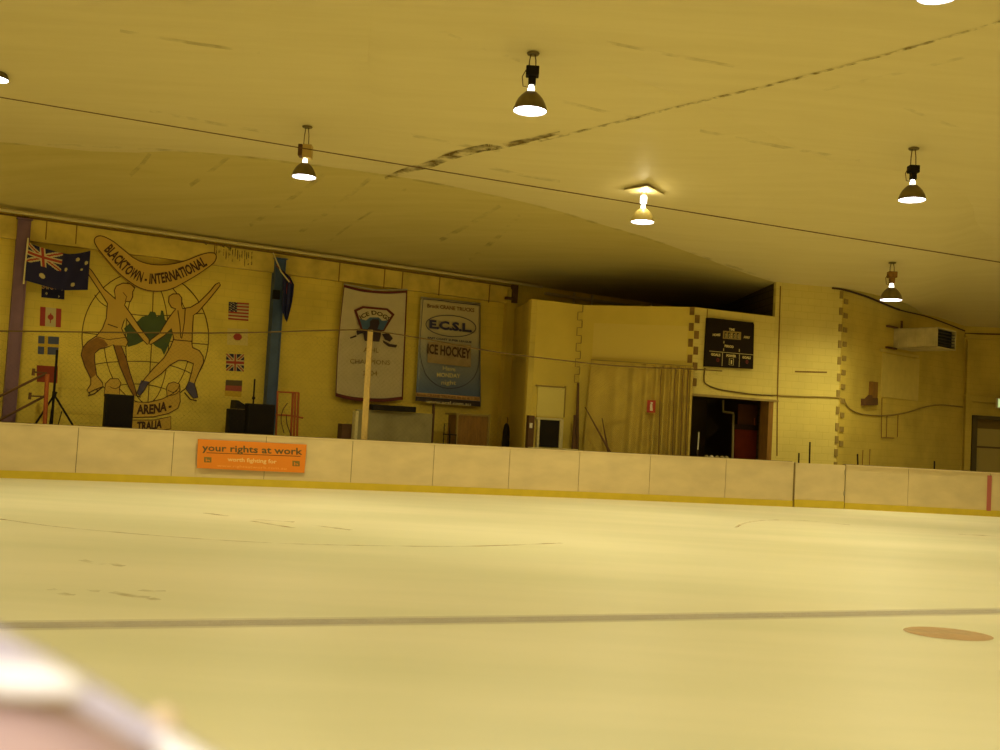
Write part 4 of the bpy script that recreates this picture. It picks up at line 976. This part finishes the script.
WD.stroke(mb, [sz(p) for p in [(258,400),(290,403),(288,452),(256,449)]], .4, d=SD+.012, closed=True); text(mb, sp_t, '1', [(268,442),(278,443)], 30, upright=UPS)
mb.build('divider_lines', M['sbink'], sb_)
mb = MB()
M['dred'] = mat('dull_red', (.16,.02,.01), .7)
for a, b_ in (((160,425),(182,427)),((380,440),(400,442))): mb = MB(); text(mb, sp_t, '0', [a, b_], 28, bold=.02, upright=UPS); mb.build('red_digit', M['dred'], sb_)

# cables on the walls
def cable(segs, r, mt, name, label, cat='cable'):
    mb = MB()
    for fr, p in segs: mb.tube([fr.pw(x, y, .03) for x, y in p], r, 6)
    return tag(mb.build(name, mt), label, cat)
cable([(WD, sm([(705,368),(704,378),(706,384),(718,389),(735,392),(755,394.5),(777,395.5)],5))], .02, M['rope'], 'wall_cable', 'dark cable looping from the scoreboard along the top of the doorway')
cable([(WE, sm([(778,395.5),(800,396.5),(825,397),(841,398)],4)),(WF, sm([(844,399),(849,408),(862,414),(885,415.5),(905,413),(925,407),(940,405),(963,407)],5))], .018, M['tooth_pale'], 'wall_cable', 'pale sagging cable crossing the right block and right wall')
# bracket, pipes, rods
wbk = root('wooden_bracket', WF.pw(873,404,.2), 'broken brown wooden bracket fixed to the right wall beside the flat panel', 'bracket')
bz = lambda x, y: (860+x/6.82, 310+y/6.82)
slab(WF,*bz(86,490),*bz(122,605),0,.12,'upright',M['wood_orange'],wbk)
mb = MB(); WF.decal(mb, [bz(*p) for p in [(34,605),(56,608),(84,580),(88,600),(122,600),(124,648),(34,652)]], .13,.13); mb.build('block', M['brown'], wbk)
mb = MB()
for x, y0, y1 in ((882,398,438),(887,415,437),(898,415,437),(863,450,465),(870,449,465)): mb.tube([WF.pw(x,y0,.04), WF.pw(x-.6,y1,.04)], .012, 6)
mb.tube([WF.pw(881.5,437.5,.04), WF.pw(894,438,.04)], .012, 6)
tag(mb.build('wall_pipework', M['wood_orange']), 'thin rusty pipes running down the right wall under the flat panel', 'pipe')
for i,(x,y0,y1,lb) in enumerate(((810,442,461,'tall thin dark rod standing behind the boards left of the gate middle'),(799,453,461,'short dark rod just left of the tall rod behind the boards'),(860,454,466,'dark rod leaning behind the boards right of the gate'),(934.5,461,468,'tiny dark rod behind the boards under the right wall'))):
    q = board_pt(x)+Vector((0,.55,0)); fr = Frame((q.x-1,q.y),(q.x+1,q.y)); mb = MB(); b_ = fr.w(fr.px(x,y1)[0],0,FLOOR2); mb.tube([b_, fr.pw(x+(0 if i != 2 else -2.5),y0)], .022, 8); tag(mb.build('upright_rod', M['black']), lb, 'rod')

# duct unit on the right wall
du = root('air_duct', WF.pw(897,340,.1), 'pale boxy air duct with a dark open end sticking out from the right wall', 'duct')
s0, zt = WF.px(894,328.5,0); _, zb = WF.px(894,348,0); Lh = 1.36; Wd = 1.25
M['duct'] = mat('duct_sheet', (.60,.50,.24), .55, noise=.25, nscale=3)
mb = MB(); t_ = .03
WF.box(mb,s0,s0+t_,0,Lh,zb,zt); WF.box(mb,s0+Wd-t_,s0+Wd,0,Lh,zb,zt); WF.box(mb,s0,s0+Wd,0,Lh,zb,zb+t_); WF.box(mb,s0,s0+Wd,0,Lh,zt-t_,zt); mb.build('casing', M['duct'], du)
mb = MB(); WF.box(mb,s0+t_,s0+Wd-t_,Lh*.5,Lh-.12,zb+t_,zt-t_); mb.build('dark_core', mat('duct_dark', (.03,.03,.035), .7), du)
for k in range(5):
    mb = MB(); z = zb+.08+k*(zt-zb-.12)/5; WF.box(mb,s0+t_,s0+Wd-t_,Lh-.1,Lh-.02,z,z+.015); mb.build('louvre', mat('louvre_dark', (.05,.045,.04), .6), du)
for k in range(5):
    mb = MB(); dd = .15+k*.28; WF.box(mb,s0-.02,s0,dd,dd+.02,zb,zt); mb.build('seam_rib', M['duct'], du)
mb = MB(); WF.box(mb,s0-.5,s0+.1,0,.08,zt,zt+.05); WF.box(mb,s0-.5,s0+.1,0,.08,zb-.05,zb); WF.box(mb,s0+.1,s0+.16,.15,.2,zt,zt+.25); mb.build('support_bar', M['brown'], du)

# roller door at far right
dr = root('door_2', fl(WG,985,455,0), None, None); tag(dr, kind='structure')
mb = MB(); WG.box(mb,uD0,uD0+.18,-.3,.06,0,zDt); WG.box(mb,uD0,uD0+4.2,-.3,.06,zDt-.12,zDt); mb.build('door_frame', mat('frame_dark', (.10,.075,.025), .7), dr)
mb = MB(); zsl = WG.px(990,429,-.25)[1]; WG.box(mb,uD0+.1,uD0+4.2,-.35,-.25,zsl,zDt); mb.build('roller_housing', mat('housing', (.20,.13,.03), .8), dr)
mb = MB(); WG.box(mb,uD0+.1,uD0+4.2,-.3,-.2,0,zsl); zl = WG.px(990,447.5,-.2)[1]; mb.build('door_leaf', mat('door_sheet', (.42,.33,.10), .7), dr)
mb = MB(); WG.box(mb,uD0+.1,uD0+4.2,-.2,-.185,zl-.03,zl+.03); mb.build('door_rib', mat('rib_dark', (.12,.08,.03), .7), dr)
ex = root('exit_sign', WG.pw(1001,407,.25), 'small glowing green exit sign at the right edge above the roller door', 'sign')
mb = MB(); WG.boxpx(mb,997.6,398.5,1012,408.5,.16,.26); mb.build('case', M['white'], ex)
mb = MB(); WG.boxpx(mb,998.2,399.3,1011,407.5,.262,.27); mb.build('face', mat('exit_face', (.5,.6,.3), .5, emit=(.6,.8,.35), es=.7), ex)

# overhead wire
pa = on_ceil(-40,90,.0); 
a = at_h(-60,87,6.75); b_ = at_h(1060,272,5.85)
wp = []
for i in range(41):
    t = i/40; x = -60+1120*t; y = 97+(x)*.165+(1.5*math.sin(t*math.pi)); h = 6.75*(1-t)+5.75*t
    wp.append(at_h(x, y, h))
mb = MB(); mb.tube(wp, [.008+.003*i/40 for i in range(41)], 6); tag(mb.build('overhead_wire', M['brown']), 'long thin dark wire stretched right across below the ceiling', 'wire')

# ------------------------------------------------------------------ lamps
M['shade'] = mat('lamp_shade_metal', (.20,.15,.05), .4, metal=.35, noise=.3, nscale=8)
M['shade_in'] = mat('shade_inside', (.85,.85,.85), .3)
M['lens'] = mat('lamp_lens', (1,1,1), .3, emit=(1,.93,1.0), es=9)
M['glow'] = mat('bulb_glow', (1,1,1), .3, emit=(1,.93,.75), es=5)
M['shade_pale'] = mat('lamp_shade_pale', (.62,.52,.2), .4)
def lamp(mx, my, sx, sy, wpx, y, label, housing='dark', power=1.0, glow=True, plate=False, ceilpt=None):
    """mount pixel, shade-bottom pixel, shade width in pixels, distance"""
    d = .5 if wpx is None else wpx*y/1000
    rim = at_y(sx, sy, y) if ceilpt is None else ceilpt
    ch = ceil_h(rim.x, rim.y); r = root('pendant_lamp', (rim.x, rim.y, ch), label, 'lamp', 'high bay lamps hanging from the ceiling')
    k = d/.5; R_ = d/2; hs = .29*k
    z = rim.z; P = Vector((rim.x, rim.y, 0))
    prof = [(R_, z), (R_*.97, z+.03*k), (R_*.88, z+.10*k), (R_*.74, z+.17*k), (R_*.56, z+.225*k), (R_*.36, z+.27*k), (R_*.22, z+hs)]
    mb = MB(); mb.lathe(P, prof, 28); mb.lathe(P, [(q*.96, h-.004) for q, h in prof][::-1], 28, m=1)
    mb.lathe(P, [(R_, z), (R_*.96, z-.004)], 28)
    mb.build('shade', [M['shade'] if housing != 'pale' else M['shade_pale'], M['shade_in']], r, smooth=True)
    mb = MB(); mb.lathe(P, [(.001, z+.012), (R_*.93, z+.012), (R_*.93, z+.02), (.001, z+.022)], 28); ln = mb.build('lens', M['lens'], r)
    zn = z+hs
    mb = MB(); mb.lathe(P, [(.001,zn-.01),(.055*k,zn-.01),(.05*k,zn+.04*k),(.035*k,zn+.09*k),(.001,zn+.09*k)], 16); mb.build('neck', M['glow'] if glow else M['shade'], r, smooth=True)
    zh = zn+.09*k
    hm = M['black'] if housing == 'dark' else (mat('tan_housing', (.50,.34,.09), .6) if housing == 'tan' else (M['wood_orange'] if housing == 'rust' else M['glow']))
    mb = MB()
    if housing == 'tan':
        mb.box((P.x-.05*k,P.y-.1*k,zh),(P.x+.13*k,P.y+.1*k,zh+.27*k)); mb.build('ballast_box', hm, r, bevel=.01)
        mb = MB(); mb.box((P.x-.14*k,P.y-.1*k,zh+.03*k),(P.x-.055*k,P.y+.1*k,zh+.27*k)); mb.build('cover', M['brown'], r, bevel=.01)
    elif housing == 'pale':
        mb.lathe(P, [(.04*k,zh),(.07*k,zh+.02),(.07*k,zh+.16*k),(.03*k,zh+.19*k)], 14, close=True); mb.build('ballast_box', hm, r, smooth=True)
    else:
        mb.box((P.x-.05*k,P.y-.05*k,zh),(P.x+.06*k,P.y+.05*k,zh+.13*k)); mb.box((P.x-.09*k,P.y-.08*k,zh+.13*k),(P.x+.10*k,P.y+.08*k,zh+.27*k)); mb.build('ballast_box', hm, r, bevel=.012)
        mb = MB(); mb.tube([P+Vector(c_) for c_ in ((-.09*k,0,zh+.22*k),(-.14*k,0,zh+.12*k),(-.12*k,0,zh-.02*k),(-.04*k,0,zh-.03*k))], .008, 6); mb.build('loop_cable', M['brown'], r)
    zc = ch-.01; zt_ = zh+(.19 if housing == 'pale' else .27)*k
    for sx_ in (-.05, .05):
        mb = MB(); mb.tube([(P.x+sx_*k, P.y, zt_-.02), (P.x+sx_*.9*k, P.y, (zt_+zc)/2), (P.x+sx_*.5*k, P.y, zc)], .009, 6); mb.build('suspension_rod', M['brown'], r)
    mb = MB()
    if plate: mb.prism([(P.x-.45,P.y-.1,zc-.03),(P.x,P.y-.55,zc-.03),(P.x+.45,P.y+.1,zc-.03),(P.x,P.y+.55,zc-.03)], (0,0,.02))
    else: mb.lathe(P, [(.001,zc-.02),(.09,zc-.02),(.1,zc+.0),(.001,zc+.0)], 16)
    mb.build('ceiling_plate', M['ceil'] if plate else M['shade'], r)
    ld = bpy.data.lights.new('lamp_light','SPOT'); ld.energy = LAMP_W*power; ld.color = LIGHT_COL; ld.spot_size = math.radians(164); ld.spot_blend = .9; ld.shadow_soft_size = .2
    lo = bpy.data.objects.new('lamp_light', ld); C.objects.link(lo); lo.parent = r; lo.location = Vector((0,0,z-.03-ch)); 
    return r, P, zn, ch
lamp(537,47,530,111,35,15.0,'dark shaded pendant lamp nearest the middle top of the ceiling')
lamp(309,125,304,177,25,19,'pendant lamp with a tan box on its housing, above the painted flags','tan')
r_, P_, zn_, ch_ = lamp(643,187,642.5,222,24,21.6,'brightly glowing pendant lamp under a pale diamond ceiling plate','pale',plate=True)
ld = bpy.data.lights.new('neck_light','POINT'); ld.energy = 14; ld.color = (1,.85,.5); ld.shadow_soft_size = .05; lo = bpy.data.objects.new('neck_light', ld); C.objects.link(lo); lo.parent = r_; lo.location = (0,-.15,zn_+.25-ch_)
lamp(913,141,912,200,27,18.5,'dark shaded pendant lamp above the right block near the right edge')
lamp(891,262,891,300,22,26,'small pendant lamp with a rusty housing low at the right','rust')
lamp(0,20,-5,79,26,17,'pendant lamp cut by the left edge of the picture')
lamp(945,-60,938,-4,43,12.2,'pendant lamp cut by the top edge of the picture, only its glowing lens showing')
# added unseen lamps beyond the frame, only to light the rink's near side
for x, y in ((-10,9),(-3,4),(4.5,4.5),(12,6),(-17,14),(17.5,17),(17.5,26),(-9,-3),(3,-4),(12,-3)):
    lamp(0,0,0,0,None,0,'added pendant lamp out of view, only lighting the near side of the rink',ceilpt=Vector((x,y,6.3)), power=1.0)

# ------------------------------------------------------------------ near rail, out of focus at the lower left
nr = root('padded_rail', CAM+ray(0,760)*.3, 'blurred pale pink rounded rail with white edging at the lower left corner', 'rail')
def nrp(px, py, d=.30): return CAM + ray(px, py)*d
M['pinkpad'] = mat('pink_vinyl', (.50,.36,.31), .8, spec=.1); M['lav'] = mat('pale_edging', (.52,.48,.52), .6, spec=.15); M['knobc'] = mat('cream_knob', (.75,.60,.38), .5, spec=.2)
mb = MB(); mb.tube([nrp(*p) for p in sm([(-260,715,.31),(-120,727,.31),(-20,752,.31),(60,802,.31),(140,860,.31),(260,950,.31)],5)], .0275, 28); mb.build('padding', M['pinkpad'], nr, smooth=True)
mb = MB(); mb.tube([nrp(*p) for p in sm([(-200,590,.289),(-60,622,.289),(0,648,.289),(60,680,.289),(120,716,.289),(175,748,.289),(260,800,.289)],5)], .0042, 16); mb.build('edging', M['lav'], nr, smooth=True)
mb = MB(); mb.ball(nrp(163,722,.292), .0046, 10); mb.build('stud', M['knobc'], nr, smooth=True)
M['rail_highlight'] = mat('painted_highlight', (.93,.91,.86), .35, spec=.4)  # white tubes drawn as the rail's gloss highlights
mb = MB(); mb.tube([nrp(*p) for p in ((-160,678,.285),(-60,678,.285),(0,679,.285),(40,681,.285),(62,684,.285),(76,688,.285),(84,692,.285))], [.0048,.0052,.0052,.005,.004,.0028,.0008], 16); mb.build('white_grip_or_highlight', M['rail_highlight'], nr, smooth=True)
mb = MB(); mb.tube([nrp(*p) for p in ((158,738,.283),(175,752,.283),(230,790,.283),(300,840,.283))], [.002,.0042,.005,.005], 16); mb.build('white_grip_or_highlight', M['rail_highlight'], nr, smooth=True)
# added unseen spot above and behind the viewer, put in to light the rail
fx = root('rail_fill_light', (-.4,-1.6,2.7), 'added unseen fill lamp behind the viewer, lighting the near rail', 'lamp')
mb = MB(); mb.box((-.7,-1.7,2.7),(-.1,-1.5,2.78)); mb.build('housing', M['white'], fx)
ld = bpy.data.lights.new('rail_fill_spot','SPOT'); ld.energy = 340; ld.color = (1,.92,.96); ld.spot_size = math.radians(22); ld.spot_blend = .6; ld.shadow_soft_size = .4
lo = bpy.data.objects.new('rail_fill_spot', ld); C.objects.link(lo); lo.parent = fx; lo.location = (0,0,-.05)
dv = (nrp(0,740) - Vector((-.4,-1.6,2.65))).normalized(); lo.rotation_mode = 'QUATERNION'; lo.rotation_quaternion = dv.to_track_quat('-Z','Y')
